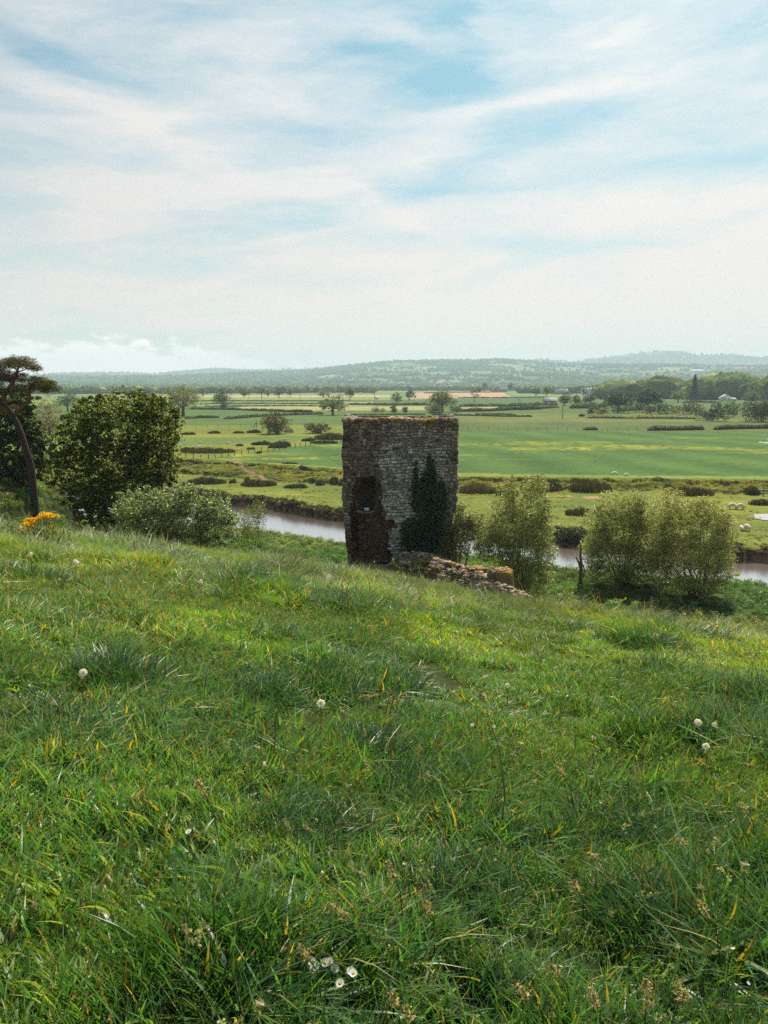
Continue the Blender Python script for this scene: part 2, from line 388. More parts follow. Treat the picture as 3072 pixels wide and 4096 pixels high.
def M_water_():
    m, n, out = mat('river_water')
    c = n.new('ShaderNodeTexCoord').outputs['Object']
    mp = n.new('ShaderNodeMapping'); n.l.new(c, mp.inputs[0]); mp.inputs['Scale'].default_value = (.7, 2.2, 1)
    f = n.noise(mp.outputs[0], 1.6, 5, .6); f2 = n.noise(c, .12, 3, .5)
    col = n.mix(f2, (.085, .036, .015, 1), (.12, .055, .024, 1))
    p = bsdf(n, col, .3, .4); g = n.new('ShaderNodeBsdfGlossy'); g.inputs['Roughness'].default_value = .16; g.inputs['Color'].default_value = (.95, .97, 1, 1)
    b = n.new('ShaderNodeBump'); b.inputs['Strength'].default_value = .12; b.inputs['Distance'].default_value = .03; n.l.new(f, b.inputs['Height']); n.l.new(b.outputs[0], g.inputs['Normal'])
    lw = n.new('ShaderNodeLayerWeight'); lw.inputs['Blend'].default_value = .5; ms = n.new('ShaderNodeMixShader'); n.put(ms.inputs[0], n.math('MULTIPLY', lw.outputs['Facing'], .85))
    n.l.new(p.outputs[0], ms.inputs[1]); n.l.new(g.outputs[0], ms.inputs[2]); n.l.new(ms.outputs[0], out.inputs[0]); return m
M_water = M_water_()

# ---------------------------------------------------------------- field colours
def inpoly(x, y, pts, z=0.0, conv=True):
    P = [on(u, v, z) for u, v in pts] if conv else pts
    X = [p[0] for p in P]; Y = [p[1] for p in P]; ins = np.zeros(x.shape, bool); j = len(P) - 1
    for i in range(len(P)):
        c = ((Y[i] > y) != (Y[j] > y)) & (x < (X[j] - X[i]) * (y - Y[i]) / (Y[j] - Y[i] + 1e-12) + X[i]); ins ^= c; j = i
    return ins
GCOOL, GMID, GYEL, OLIVE, TAN = (.056, .105, .028), (.075, .115, .028), (.140, .150, .026), (.100, .130, .030), (.235, .225, .105)
FIELDS = [
    ([(300, 1600), (3600, 1600), (4200, 1740), (-500, 1740)], (.068, .105, .032)),
    ([(-500, 1545), (3600, 1545), (3600, 1600), (-500, 1600)], (.12, .16, .06)),
    ([(600, 1583), (1560, 1581), (1560, 1589), (600, 1592)], (.30, .24, .15)),
    ([(600, 1594), (1560, 1592), (1560, 1601), (600, 1603)], (.15, .19, .07)),
    ([(1640, 1573), (2010, 1571), (2050, 1592), (1640, 1596)], (.33, .21, .155)),
    ([(700, 1609), (1500, 1609), (1500, 1616), (700, 1616)], (.16, .19, .075)), ([(700, 1620), (1500, 1620), (1500, 1626), (700, 1626)], (.19, .20, .085)),
    ([(1000, 1628), (1700, 1627), (1700, 1643), (1000, 1646), (820, 1640)], TAN),
    ([(1690, 1598), (2180, 1592), (2180, 1612), (1690, 1612)], (.055, .10, .04)),
    ([(1840, 1628), (2130, 1626), (2160, 1634), (1840, 1638)], (.21, .22, .09)),
    ([(500, 1640), (1180, 1650), (1280, 1668), (400, 1668)], (.062, .105, .035)),
    ([(400, 1674), (1320, 1670), (1420, 1710), (300, 1702)], (.066, .112, .034)),
    ([(300, 1704), (1380, 1704), (1400, 1742), (300, 1742)], (.115, .135, .028)),
    ([(300, 1742), (1400, 1742), (1400, 1764), (740, 1852), (200, 1852)], GYEL),
    ([(300, 1766), (1290, 1748), (1150, 1780), (300, 1800)], (.09, .13, .035)),
    ([(740, 1852), (1370, 1768), (1834, 1729), (3900, 1727), (4200, 1925), (1834, 1905), (1370, 1880), (700, 1872)], GCOOL),
    ([(2300, 1545), (3600, 1545), (3600, 1600), (2300, 1600)], (.13, .15, .06)),
    ([(1834, 1656), (3900, 1668), (3900, 1694), (1834, 1700)], (.10, .12, .036)),
    ([(1834, 1694), (3900, 1688), (3900, 1727), (1834, 1729)], (.072, .095, .032)),
]
def ground_col(x, y, z):
    n = x.shape; C = np.empty(n + (3,)); C[:] = (.13, .18, .045)
    far = y > 118
    for pts, c in FIELDS: C[inpoly(x, y, pts) & far] = c
    # buttercup drifts and mowing bands in the big field
    q = inpoly(x, y, [f for f in FIELDS if f[1] == GCOOL][0][0]) & far
    st = fb(x * .02 + 4, y * .11, 91, 5)
    yl = np.clip((st - .56) * 7, 0, 1) * np.clip((vn(x * .8, y * .8, 93) - .25) * 2, 0, 1) * np.interp(y, [118, 150, 260], [.9, .8, .35])
    C[q] = (C * (1 - yl[..., None] * .75) + np.array((.34, .29, .02)) * yl[..., None] * .75)[q]
    C[q] *= (1 + .12 * np.sin(x * .35 + y * .12 + 3 * vn(x * .03, y * .03, 7)))[q][:, None]
    # washland between river and dyke
    Yf, Yn, D = yf(x), yn(x), yd(x)
    wash = (y > Yf) & (y < D)
    v1 = fb(x * .07, y * .14, 95, 4)[..., None]
    C[wash] = (np.array((.065, .100, .022)) * (1 - v1) + np.array((.175, .180, .038)) * v1)[wash]
    dk = (y >= D) & (y < D + np.interp(x, [-60, -10, 5, 100], [12, 11, 5, 5]))
    v2 = fb(x * .25, y * .6, 96, 4)[..., None]
    C[dk] = (np.array((.045, .062, .012)) * (1 - v2) + np.array((.18, .17, .025)) * v2)[dk]
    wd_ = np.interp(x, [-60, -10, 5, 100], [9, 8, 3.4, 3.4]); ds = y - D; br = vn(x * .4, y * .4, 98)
    C[dk & (((ds > wd_ - .45) & (ds < wd_ + .05) & (br > .3)) | ((ds < .35) & (br > .35)))] = (.040, .038, .016)  # dark soil on the scarps, with the shade of their steep faces painted in
    bk = (y > Yf - 2) & (y < Yf + 1.5); C[bk] = (.075, .045, .028)
    mud = (y > Yf - .4) & (y < Yf + .45); C[mud] = (.2, .13, .09)
    ne = (y <= Yn + 3); C[ne] = (.055, .085, .025)
    sand = ne & (y > Yn - .7); C[sand] = (.14, .11, .07)
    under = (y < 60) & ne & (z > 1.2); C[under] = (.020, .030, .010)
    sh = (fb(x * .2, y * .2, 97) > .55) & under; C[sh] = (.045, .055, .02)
    # track worn on the dyke
    T = [on(900, 1868), on(960, 1884), on(985, 1905), on(1040, 1915), on(1062, 1926), on(1120, 1938)]
    for a, b in zip(T[:-1], T[1:]):
        ax, ay, bx, by = a.x, a.y, b.x, b.y
        t = np.clip(((x - ax) * (bx - ax) + (y - ay) * (by - ay)) / ((bx - ax) ** 2 + (by - ay) ** 2), 0, 1)
        C[np.hypot(x - ax - t * (bx - ax), y - ay - t * (by - ay)) < .45] = (.23, .15, .09)
    for u, v, ru, rv in [(2250, 1985, 42, 5), (2375, 1992, 48, 6), (1960, 2120, 24, 5)]:
        p = on(u, v); q_ = on(u + ru, v); r_ = on(u, v - rv)
        C[(((x - p.x) / (q_.x - p.x)) ** 2 + ((y - p.y) / (r_.y - p.y)) ** 2) < 1] = (.27, .17, .10)
    p = on(2080, 1590); C[np.hypot((x - 16 * 8.8) / 6 - 0, (y - p.y) / 400) < 0] = (.3, .22, .16)
    return C

def polar(name, rs, ang, zf, cf, m):
    Rr, A = np.meshgrid(rs, ang, indexing='ij'); X, Y = Rr * np.sin(A), Rr * np.cos(A)
    Z = zf(X, Y); C = cf(X, Y, Z).reshape(-1, 3)
    V = np.stack([X, Y, Z], -1).reshape(-1, 3); na = len(ang); nr = len(rs)
    i, j = np.meshgrid(np.arange(nr - 1), np.arange(na - 1), indexing='ij'); b = i * na + j
    F = np.stack([b, b + 1, b + na + 1, b + na], -1).reshape(-1, 4)[:, ::-1]
    me = mesh_np(name, V, F, C, True); o = bpy.data.objects.new(name, me); COL.objects.link(o); me.materials.append(m)
    return tagit(o, kind='structure')
angw = R(33)
fineA = np.linspace(-angw, angw, 760); wideA = np.linspace(angw, PI, 50)[1:]
ANG = np.concatenate([-wideA[::-1], fineA, wideA])
rs = np.concatenate([[.02, .4], np.geomspace(.8, 40, 120), np.linspace(40, 150, 420)[1:], 1 / np.linspace(1 / 150, 1 / 2600, 300)[1:]])
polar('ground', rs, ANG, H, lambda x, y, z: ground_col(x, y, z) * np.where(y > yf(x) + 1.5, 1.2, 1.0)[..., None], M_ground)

CELL = 240.0
def lattice(x, y):
    wx = x + 90 * (vn(x / 500, y / 500, 101) - .5) * 2; wy = y + 120 * (vn(x / 480, y / 480, 102) - .5) * 2
    a = (wx * .93 + wy * .36) / CELL; b = (wy * .93 - wx * .36) / (CELL * 1.25)
    b2 = b + .5 * (hsh(np.floor(a), np.floor(a) * 0 + 3) > .5)
    return a, b2
def hill_col(x, y, z):
    a, b = lattice(x, y); h = hsh(np.floor(a), np.floor(b)); h2 = hsh(np.floor(a), np.floor(b), np.floor(a) * 0 + 9)
    C = np.empty(x.shape + (3,)); C[:] = np.array((.085, .135, .045)); C += (h[..., None] - .5) * np.array((.06, .07, .03))
    C[h2 > .86] = (.20, .20, .09); C[(h2 < .07)] = (.24, .17, .12)
    fa, fb_ = a - np.floor(a), b - np.floor(b)
    C[(fa < .08) | (fb_ < .08)] = (.025, .042, .018)
    C[woodmask(x, y)] = (.025, .045, .018)
    p = fb(x / 700, y / 700, 111); C[(np.hypot(x, y) > 6800) & (p > .42)] = (.05, .085, .04)
    return C
def woodmask(x, y):
    r = np.hypot(x, y); ph = np.arctan2(x, y)
    thr = np.interp(r, [1500, 3000, 4500, 6000], [.52, .55, .60, .56]) - .10 * (1 - sst(-.15, .12, ph))
    return fb(x / 420, y / 420, 121, 4) > thr
hill_rs = np.concatenate([1 / np.linspace(1 / 2600, 1 / 3300, 14), np.linspace(3300, 5700, 190)[1:], np.linspace(5700, 6600, 12)[1:], np.linspace(6600, 8300, 130)[1:], np.linspace(8300, 9700, 10)[1:]])
def hz(x, y):
    r = np.hypot(x, y); return np.where(r < 2650, H(x, y), hillz(x, y) * sst(2500, 3300, r) + H(x, y) * (1 - sst(2600, 3300, r)))
polar('hills', hill_rs, np.linspace(-R(60), R(60), 1300), hz, hill_col, M_hills_())

# water sheets
xs = np.concatenate([np.linspace(-300, -62, 20), np.linspace(-60, 60, 240), np.linspace(62, 300, 20)])
V = []; 
for x in xs:
    V.append((x, float(np.interp(x, nX, nY)) - 1.5, WL)); V.append((x, float(np.interp(x, fX, fY)) + 2.5, WL))
F = [[2 * i, 2 * i + 2, 2 * i + 3, 2 * i + 1] for i in range(len(xs) - 1)]
o = bpy.data.objects.new('river', mesh_np('river', np.array(V), np.array(F))); COL.objects.link(o); o.data.materials.append(M_water); tagit(o, kind='structure')
def pond(pts, seed):
    P = []
    for i in range(len(pts)):
        a, b = pts[i], pts[(i + 1) % len(pts)]
        for t in (0, .33, .66):
            P.append(on(a[0] + (b[0] - a[0]) * t, a[1] + (b[1] - a[1]) * t + (random.Random(seed + i).random() - .5) * 3))
    zz = max(h1(p.x, p.y) for p in P) + .05
    me = bpy.data.meshes.new('pond'); me.from_pydata([(p.x, p.y, zz) for p in P], [], [list(range(len(P)))]); me.materials.append(M_pond)
    o = bpy.data.objects.new('pond', me); COL.objects.link(o); tagit(o, kind='structure')
m_, n_, o_ = mat('still_water'); pp = bsdf(n_, (.35, .33, .30, 1), .05, 1.0); pp.inputs['IOR'].default_value = 2.0; n_.l.new(pp.outputs[0], o_.inputs[0]); M_pond = m_
pond([(3000, 2075), (3018, 2068), (3014, 2062), (3040, 2060), (3200, 2058), (3220, 2085), (3060, 2085)], 1)
pond([(3028, 1779), (3040, 1773), (3060, 1775), (3150, 1770), (3150, 1786), (3080, 1783)], 2)
pond([(3052, 1765), (3072, 1762), (3140, 1761), (3140, 1766)], 3)

# ---------------------------------------------------------------- haze
hm, hn, ho = mat('haze')
pv = hn.new('ShaderNodeVolumePrincipled'); pv.inputs['Color'].default_value = (.70, .87, 1.0, 1); pv.inputs['Density'].default_value = 1.6e-4
pv.inputs['Anisotropy'].default_value = .1; hn.l.new(pv.outputs[0], ho.inputs['Volume'])
hb = MB(); hb.box((0, 4700, 195), (24000, 11000, 397)); hz_o = hb.build('haze', hm); tagit(hz_o, kind='stuff')

# ================================================================ TOWER
TY = 51.0
rg = np.random.default_rng(5)
TX0, TX1, TZ1 = -2.84, 5.07, 13.62
def face_px(x, z):                      # where a point of the front face stands in the picture's bearings (for copying the stain map)
    y = TY; dz = z - EYE
    yc = y * math.cos(PITCH) - dz * math.sin(PITCH); zc = y * math.sin(PITCH) + dz * math.cos(PITCH)
    return CW / 2 + FPX * x / yc, CH / 2 - FPX * zc / yc
def left_edge(z): return TX0 + np.interp(z, [0, 4.0, 5.4, 6.4, 8.0, 9, 14], [.26, .24, .18, .02, -.04, -.03, 0]) + .05 * math.sin(z * 2.1)
HOLE = [(1446, 1930), (1462, 1921), (1470, 1934), (1484, 1912), (1497, 1935), (1502, 1975), (1500, 2010), (1488, 2040), (1478, 2052), (1452, 2050), (1436, 2030), (1422, 2005), (1430, 1975)]
BREACH = [(1420, 1905), (1440, 1912), (1470, 1905), (1500, 1908), (1520, 1930), (1527, 1965), (1522, 2000), (1535, 2040), (1535, 2070), (1556, 2085), (1590, 2092), (1588, 2108), (1545, 2130), (1562, 2150), (1548, 2175), (1570, 2205), (1600, 2260), (1380, 2260), (1392, 2200), (1405, 2120), (1400, 2060), (1410, 1980)]
NICHE = [(1400, 2085), (1418, 2075), (1436, 2090), (1440, 2170), (1430, 2230), (1400, 2230)]
def pin(u, v, P):
    ins = False; j = len(P) - 1
    for i in range(len(P)):
        if (P[i][1] > v) != (P[j][1] > v) and u < (P[j][0] - P[i][0]) * (v - P[i][1]) / (P[j][1] - P[i][1]) + P[i][0]: ins = not ins
        j = i
    return ins
def tdepth(x, z):
    u, v = face_px(x, z); n = float(fb(np.array([x * 1.3]), np.array([z * 1.3]), 3)[0] - .5)
    u += n * 26; v += n * 18
    if pin(u, v, HOLE): return 1.5 + n
    if pin(u, v, NICHE): return .9 + n
    if pin(u, v, BREACH): return .38 + n * .5
    return 0.02 + n * .10
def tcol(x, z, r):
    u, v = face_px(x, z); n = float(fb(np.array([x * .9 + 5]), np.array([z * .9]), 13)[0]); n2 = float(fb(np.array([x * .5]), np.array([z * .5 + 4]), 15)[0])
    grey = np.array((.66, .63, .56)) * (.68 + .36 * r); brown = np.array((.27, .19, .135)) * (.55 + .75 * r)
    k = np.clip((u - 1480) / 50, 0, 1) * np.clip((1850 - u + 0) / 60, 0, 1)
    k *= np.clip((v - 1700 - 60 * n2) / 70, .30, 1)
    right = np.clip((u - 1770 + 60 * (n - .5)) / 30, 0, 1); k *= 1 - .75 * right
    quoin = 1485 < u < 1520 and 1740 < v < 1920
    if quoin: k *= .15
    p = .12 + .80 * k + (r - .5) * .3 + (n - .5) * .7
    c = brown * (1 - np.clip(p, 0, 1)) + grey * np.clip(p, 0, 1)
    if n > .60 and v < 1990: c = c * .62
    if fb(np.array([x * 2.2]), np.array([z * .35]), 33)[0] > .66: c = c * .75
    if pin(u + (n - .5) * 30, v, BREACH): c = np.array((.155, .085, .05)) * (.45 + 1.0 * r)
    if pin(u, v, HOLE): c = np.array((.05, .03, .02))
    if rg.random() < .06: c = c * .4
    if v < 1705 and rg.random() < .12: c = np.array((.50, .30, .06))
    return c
T = empty('ruined_tower', (0, 0, 0), 'square roofless stone tower ruin with broken brown breach in its shaded face', 'tower')
# rubble core behind the facing stones
mb = MB(); nx, nz = 76, 110
Vc = []; Cc = []
for k in range(nz + 1):
    z = -.6 + (TZ1 + .55) * k / nz
    for i in range(nx + 1):
        xl = left_edge(z); x = xl + .04 + (TX1 - xl - .08) * i / nx
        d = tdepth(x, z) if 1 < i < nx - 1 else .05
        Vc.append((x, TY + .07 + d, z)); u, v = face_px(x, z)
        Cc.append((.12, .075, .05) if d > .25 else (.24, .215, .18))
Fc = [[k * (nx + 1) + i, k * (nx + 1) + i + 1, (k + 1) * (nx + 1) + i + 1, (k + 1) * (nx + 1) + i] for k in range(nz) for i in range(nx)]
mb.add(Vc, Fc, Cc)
DP = 6.6
zt = -.6 + TZ1 + .55
for k in range(24):
    z0 = -.6 + (TZ1 + .55) * k / 24; z1 = -.6 + (TZ1 + .55) * (k + 1) / 24
    a, b = left_edge(z0) + .04, left_edge(z1) + .04; f, g, X = TY + .1, TY + DP - .1, TX1 - .04
    mb.add([(a, f, z0), (a, g, z0), (b, g, z1), (b, f, z1)], [[0, 1, 2, 3]], (.16, .14, .12))
    mb.add([(X, f, z0), (X, g, z0), (X, g, z1), (X, f, z1)], [[3, 2, 1, 0]], (.16, .14, .12))
    mb.add([(a, g, z0), (X, g, z0), (X, g, z1), (b, g, z1)], [[0, 1, 2, 3]], (.16, .14, .12))
mb.add([(TX0 + .04, TY + .1, zt - .15), (TX1 - .04, TY + .1, zt - .15), (TX1 - .04, TY + DP - .1, zt - .4), (TX0 + .04, TY + DP - .1, zt - .4)], [[0, 1, 2, 3]], (.2, .15, .09))
mb.build('rubble_core', M_mortar, T)
mb = MB()
def facing(x0f, x1f, put, depthf, colf, hs=(.09, .23), ws=(.10, .44)):
    z = -.5
    while z < TZ1 - .1:
        h = rg.uniform(*hs); x0 = x0f(z); x1 = x1f(z); x = x0 - rg.random() * .05
        while x < x1:
            big = (x < x0 + .3 or x > x1 - .55)
            wd = rg.uniform(.25, .5) if big else rg.uniform(*ws)
            wd = min(wd, x1 - x + .04)
            if wd < .06: break
            xm, zm = x + wd / 2, z + h / 2; d = depthf(xm, zm)
            if d < 1.0 and rg.random() > (.03 if d < .2 else .25):
                put(mb, xm, zm + rg.uniform(-.03, .03) + .05 * math.sin(xm * 1.4 + z * 2.3), wd - .025 - .03 * rg.random(), h - .02 - .025 * rg.random(), d - rg.random() * .05, colf(xm, zm, rg.random()))
            x += wd
        z += h
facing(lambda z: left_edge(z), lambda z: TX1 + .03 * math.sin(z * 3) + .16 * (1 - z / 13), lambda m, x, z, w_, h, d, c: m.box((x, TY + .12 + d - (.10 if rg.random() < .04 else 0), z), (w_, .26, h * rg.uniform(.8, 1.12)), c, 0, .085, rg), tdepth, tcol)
side = lambda x, z, r: np.array((.30, .27, .23)) * (.55 + .8 * r)
nod = lambda x, z: 0.03
facing(lambda z: TY + .25, lambda z: TY + DP, lambda m, y, z, w_, h, d, c: m.box((left_edge(z) + .1 + d, y, z), (.26, w_, h), c, 0, .045, rg), nod, side, (.2, .34), (.3, .7))
facing(lambda z: TY + .25, lambda z: TY + DP, lambda m, y, z, w_, h, d, c: m.box((TX1 - .1 - d, y, z), (.26, w_, h), c, 0, .045, rg), nod, side, (.2, .34), (.3, .7))
facing(lambda z: left_edge(z), lambda z: TX1, lambda m, x, z, w_, h, d, c: m.box((x, TY + DP - .12 - d, z), (w_, .26, h), c, 0, .045, rg), nod, side, (.2, .34), (.3, .7))
mb.build('facing_stones', M_stone, T)
mb = MB()                                # broken wall head
for q in range(900):
    x = rg.uniform(TX0, TX1); y = TY + rg.random() ** 1.6 * DP
    top = TZ1 - .10 + .42 * (vn(np.array([x * 1.3]), np.array([y * .3]), 9)[0] - .45) - (y - TY) * .035
    if x > TX1 - .45: top -= .18
    s_ = rg.uniform(.12, .38)
    c = np.array((.52, .42, .32)) * rg.uniform(.5, 1.15)
    if rg.random() < .35: c = np.array((.50, .27, .06)) * rg.uniform(.6, 1.1)
    mb.box((x, y, top + rg.uniform(-.06, .03)), (s_, s_ * rg.uniform(.6, 1), rg.uniform(.07, .18)), c, rg.random() * 3, .06, rg)
mb.build('broken_wall_head', M_stone, T)
# moss, lichen and tufts on the head
P = np.stack([rg.uniform(TX0, TX1, 2600), TY + rg.random(2600) ** 2 * DP, np.full(2600, TZ1 - .02)], 1); P[:, 2] += rg.uniform(-.06, .09, 2600) - (P[:, 1] - TY) * .035
m0 = fb(P[:, 0] * .9, P[:, 1] * .6, 55) > .5; P = P[m0]
P2 = np.stack([rg.uniform(TX0 + .2, TX1 - .4, 500), np.full(500, TY - .08), np.full(500, TZ1 - .18)], 1); P2[:, 2] += rg.uniform(-.2, .1, 500); P2 = P2[fb(P2[:, 0] * 1.3, P2[:, 2] * 2, 58) > .60]
P = np.concatenate([P, P2])
Vv, Ff = leaves(P, .11, rg, .5, .5); mb = MB(); mb.add(Vv, Ff, tints(len(P), rg, (.38, .24, .04), .4, alt=(.12, .15, .03), altp=.35)); mb.build('moss', M_leaf, T)
# notice
t = empty('notice_board', tuple(at(1466, 2037, TY + .05)), 'small white rectangular notice fixed in the dark breach of the tower', 'notice')
mb = MB(); mb.box((0, 0, 0), (.33, .02, .21), (.62, .70, .68)); mb.build('panel', M_paint, t)
mb = MB(); mb.box((0, .03, .0), (.36, .03, .24), (.2, .2, .18)); mb.box((-.1, .6, 0), (.04, 1.1, .04), (.1, .1, .1)); mb.box((.1, .6, 0), (.04, 1.1, .04), (.1, .1, .1)); mb.build('frame', M_wood, t)
# ledge of stone under the notice
mb = MB()
for q in range(14):
    u = 1432 + q * 4.4; p = at(u, 2052 + (q - 7) ** 2 * -.12, TY - .02)
    mb.box((p.x, p.y + .3, p.z), (.17, .7, .14), np.array((.20, .17, .15)) * rg.uniform(.6, 1.2), 0, .05, rg)
mb.build('stone_ledge', M_stone, T)

# ================================================================ RUINED CURTAIN WALLS
def ruin_wall(name, spine, wid, dz, nst, label, ssz=(.14, .36), lich=.3, dark=None, faceh=2.6):
    """spine: (u, v, d) of the wall's top; a rough prism with loose stones"""
    S = [at(*p) for p in spine]; r_ = np.random.default_rng(len(spine) * 7 + nst)
    o = empty(name, (S[0].x, S[0].y, 0), label, 'wall'); ox, oy = S[0].x, S[0].y
    mb = MB(); n = 60; V = []; K = 9
    def sp(t):
        t = t * (len(S) - 1); i = min(int(t), len(S) - 2); return S[i].lerp(S[i + 1], t - i)
    def prof(t, q):                      # q 0..1 across, front base to back base
        p = sp(t); d = (sp(min(t + .02, 1)) - sp(max(t - .02, 0))); d.z = 0; d.normalize(); nrm = Vector((d.y, -d.x, 0))
        if nrm.y > 0: nrm = -nrm
        a = [(wid * .55, -faceh), (wid * .5, -.75 * dz), (wid * .42, -.42 * dz), (wid * .2, -.12 * dz), (0, 0), (-wid * .2, -.04), (-wid * .4, -.2 * dz), (-wid * .5, -.6 * dz), (-wid * .55, -faceh)]
        k = q * (len(a) - 1); i = min(int(k), len(a) - 2); f = k - i
        u_, w_ = a[i][0] * (1 - f) + a[i + 1][0] * f, a[i][1] * (1 - f) + a[i + 1][1] * f
        nn = (vn(np.array([p.x * 1.7 + q * 4]), np.array([p.y * 1.7 + q * 9]), 3)[0] - .5)
        end = min(1, t / .03, (1 - t) / .03)
        return Vector((p.x - ox, p.y - oy, p.z)) + nrm * (u_ * (.7 + .3 * end) + nn * .15) + Vector((0, 0, w_ * (1 if w_ <= -faceh + .01 else 1) + nn * .22 * dz - (1 - end) * .3))
    for i in range(n + 1):
        for k in range(K): V.append(tuple(prof(i / n, k / (K - 1))))
    F = [[i * K + k, (i + 1) * K + k, (i + 1) * K + k + 1, i * K + k + 1] for i in range(n) for k in range(K - 1)]
    c0 = len(V); mb.add(V, F, (.085, .065, .045))
    mb.add([V[k] for k in range(K)], [list(range(K))], (.15, .12, .1)); mb.add([V[n * K + k] for k in range(K)], [list(range(K))[::-1]], (.15, .12, .1))
    mb.build('rubble_core', M_mortar, o)
    mb = MB()
    for q in range(nst):
        t = r_.random(); qq = np.clip(r_.normal(.36, .2), .08, .95); p = prof(t, qq); s_ = r_.uniform(*ssz)
        c = np.array((.54, .39, .27)) * r_.uniform(.10, 1.15)
        if vn(np.array([p.x * 1.1]), np.array([p.y * 1.1 + p.z * 2]), 8)[0] > 1 - lich and qq > .2: c = np.array((.40, .24, .07)) * r_.uniform(.4, 1.2)
        if dark and t < dark: c = c * np.array((.8, .9, .9))  # tower's shade painted into the stones at the tower end
        mb.box(tuple(p), (s_, s_ * r_.uniform(.5, .9), s_ * r_.uniform(.25, .6)), c, r_.random() * 3, s_ * .35, r_)
    mb.build('facing_stones', M_stone, o)
    return o
ruin_wall('ruined_wall', [(1570, 2222, 47.5), (1640, 2216, 47), (1700, 2222, 46.5), (1760, 2247, 45.5), (1830, 2268, 44.5), (1900, 2288, 43.5), (1960, 2318, 42.5), (2030, 2352, 41.8), (2110, 2392, 40.8)], 1.9, 1.15, 2200, 'long low ruined stone wall with orange lichen running downhill from the tower foot', (.10, .30), .36, .3)
ruin_wall('ruined_wall', [(1712, 2214, 49), (1760, 2228, 48.5), (1830, 2262, 47.5)], .7, .45, 380, 'short thin lichened wall stub between the tower ivy and the long ruined wall', (.1, .28), .45)
def boulder(u, v, d, sx, sy, sz, label, rz=0, seed=1):
    r_ = np.random.default_rng(seed); p = at(u, v, d)
    o = empty('masonry_block', (p.x, p.y, p.z), label, 'stone block', 'fallen masonry blocks', rz)
    mb = MB(); n = 14; V = []; C = []
    import itertools
    G = np.linspace(-1, 1, n)
    for ax in range(3):
        for sg in (-1, 1):
            A, B = np.meshgrid(G, G, indexing='ij'); W = np.full_like(A, sg)
            q = [None] * 3; q[ax] = W; q[(ax + 1) % 3] = A; q[(ax + 2) % 3] = B
            X = np.stack(q, -1).reshape(-1, 3)
            L = np.linalg.norm(X, axis=1)[:, None]; X = X * (1 - .32 * (L - 1))
            nn = fb(X[:, 0] * 1.8 + seed, X[:, 1] * 1.8 + X[:, 2] * 2.3, seed, 4) - .5
            X = X * (1 + .45 * nn[:, None])
            lic = (fb(X[:, 0] * 2.5, X[:, 1] * 2.5 + 3, 5 + seed) + .35 * X[:, 2]) > .62
            c = np.where(lic[:, None], np.array((.27, .165, .05)), np.array((.15, .12, .10)) * (.6 + 1.0 * vn(X[:, 0] * 6, X[:, 1] * 6 + X[:, 2] * 5, 4))[:, None])
            i, j = np.meshgrid(np.arange(n - 1), np.arange(n - 1), indexing='ij'); b = (i * n + j).ravel()
            F = np.stack([b, b + n, b + n + 1, b + 1], 1); 
            if sg < 0: F = F[:, ::-1]
            mb.add(X * np.array((sx, sy, sz)) * .5, F, c)
    mb.build('stone_mass', M_stone, o)
    mb = MB()
    for q in range(60):
        x, y = r_.uniform(-.42, .42, 2); mb.box((x * sx, y * sy, sz * .46), tuple(r_.uniform(.08, .22) * np.array((1, .8, .4))), np.array((.30, .22, .14) if q % 3 else (.34, .22, .08)) * r_.uniform(.4, 1.3), r_.random() * 3, .05, r_)
    mb.build('loose_stones', M_stone, o)
boulder(1905, 2300, 44.0, 1.25, 1.0, 1.0, 'lichened masonry block lying left of the larger block at the wall', .2, 3)
boulder(2000, 2318, 43.0, 1.55, 1.2, 1.35, 'largest masonry block with orange lichen top at the right end of the ruin', -.1, 8)

# ================================================================ PLANTS
def foliage(name, blobs, n, size, m, parent, seed, base, org=(0, 0, 0), var=.35, alt=None, altp=0.0, aspect=.55, shell=.55, up=0.0, keep=None, sub=0, mixc=.55):
    r_ = np.random.default_rng(seed); P = blobpts(blobs, n, r_, shell, sub, mixc)
    if keep is not None: P = P[keep(P)]
    P = P - np.array(org)
    V, F = leaves(P, size, r_, aspect, up); mb = MB()
    mb.add(V, F, tints(len(P), r_, base, var, alt=alt, altp=altp)); return mb.build(name, m, parent)
def pxblobs(L, d):                      # (u, v, ru, rv[, depth offset, depth radius]) -> world ellipsoids at distance d
    out = []
    for b in L:
        u, v, ru, rv = b[:4]; dd = d + (b[4] if len(b) > 4 else 0); p = at(u, v, dd); k = dd / FPX
        ry = (b[5] if len(b) > 5 else ru * k); out.append((p.x, p.y, p.z, ru * k, ry, rv * k))
    return out
def limbs(mb, base, tips, r0, C, rg_, bend=.25, k=7, n=6):
    for tp in tips:
        b, t_ = Vector(base), Vector(tp); mid = b.lerp(t_, .5) + Vector((rg_.uniform(-1, 1), rg_.uniform(-1, 1), rg_.uniform(0, 1))) * (t_ - b).length * bend * .4
        pts = []; 
        for i in range(n + 1):
            t = i / n; pts.append(b * (1 - t) ** 2 + mid * 2 * t * (1 - t) + t_ * t * t)
        mb.tube(pts, [r0 * (1 - .85 * i / n) for i in range(n + 1)], C, k)

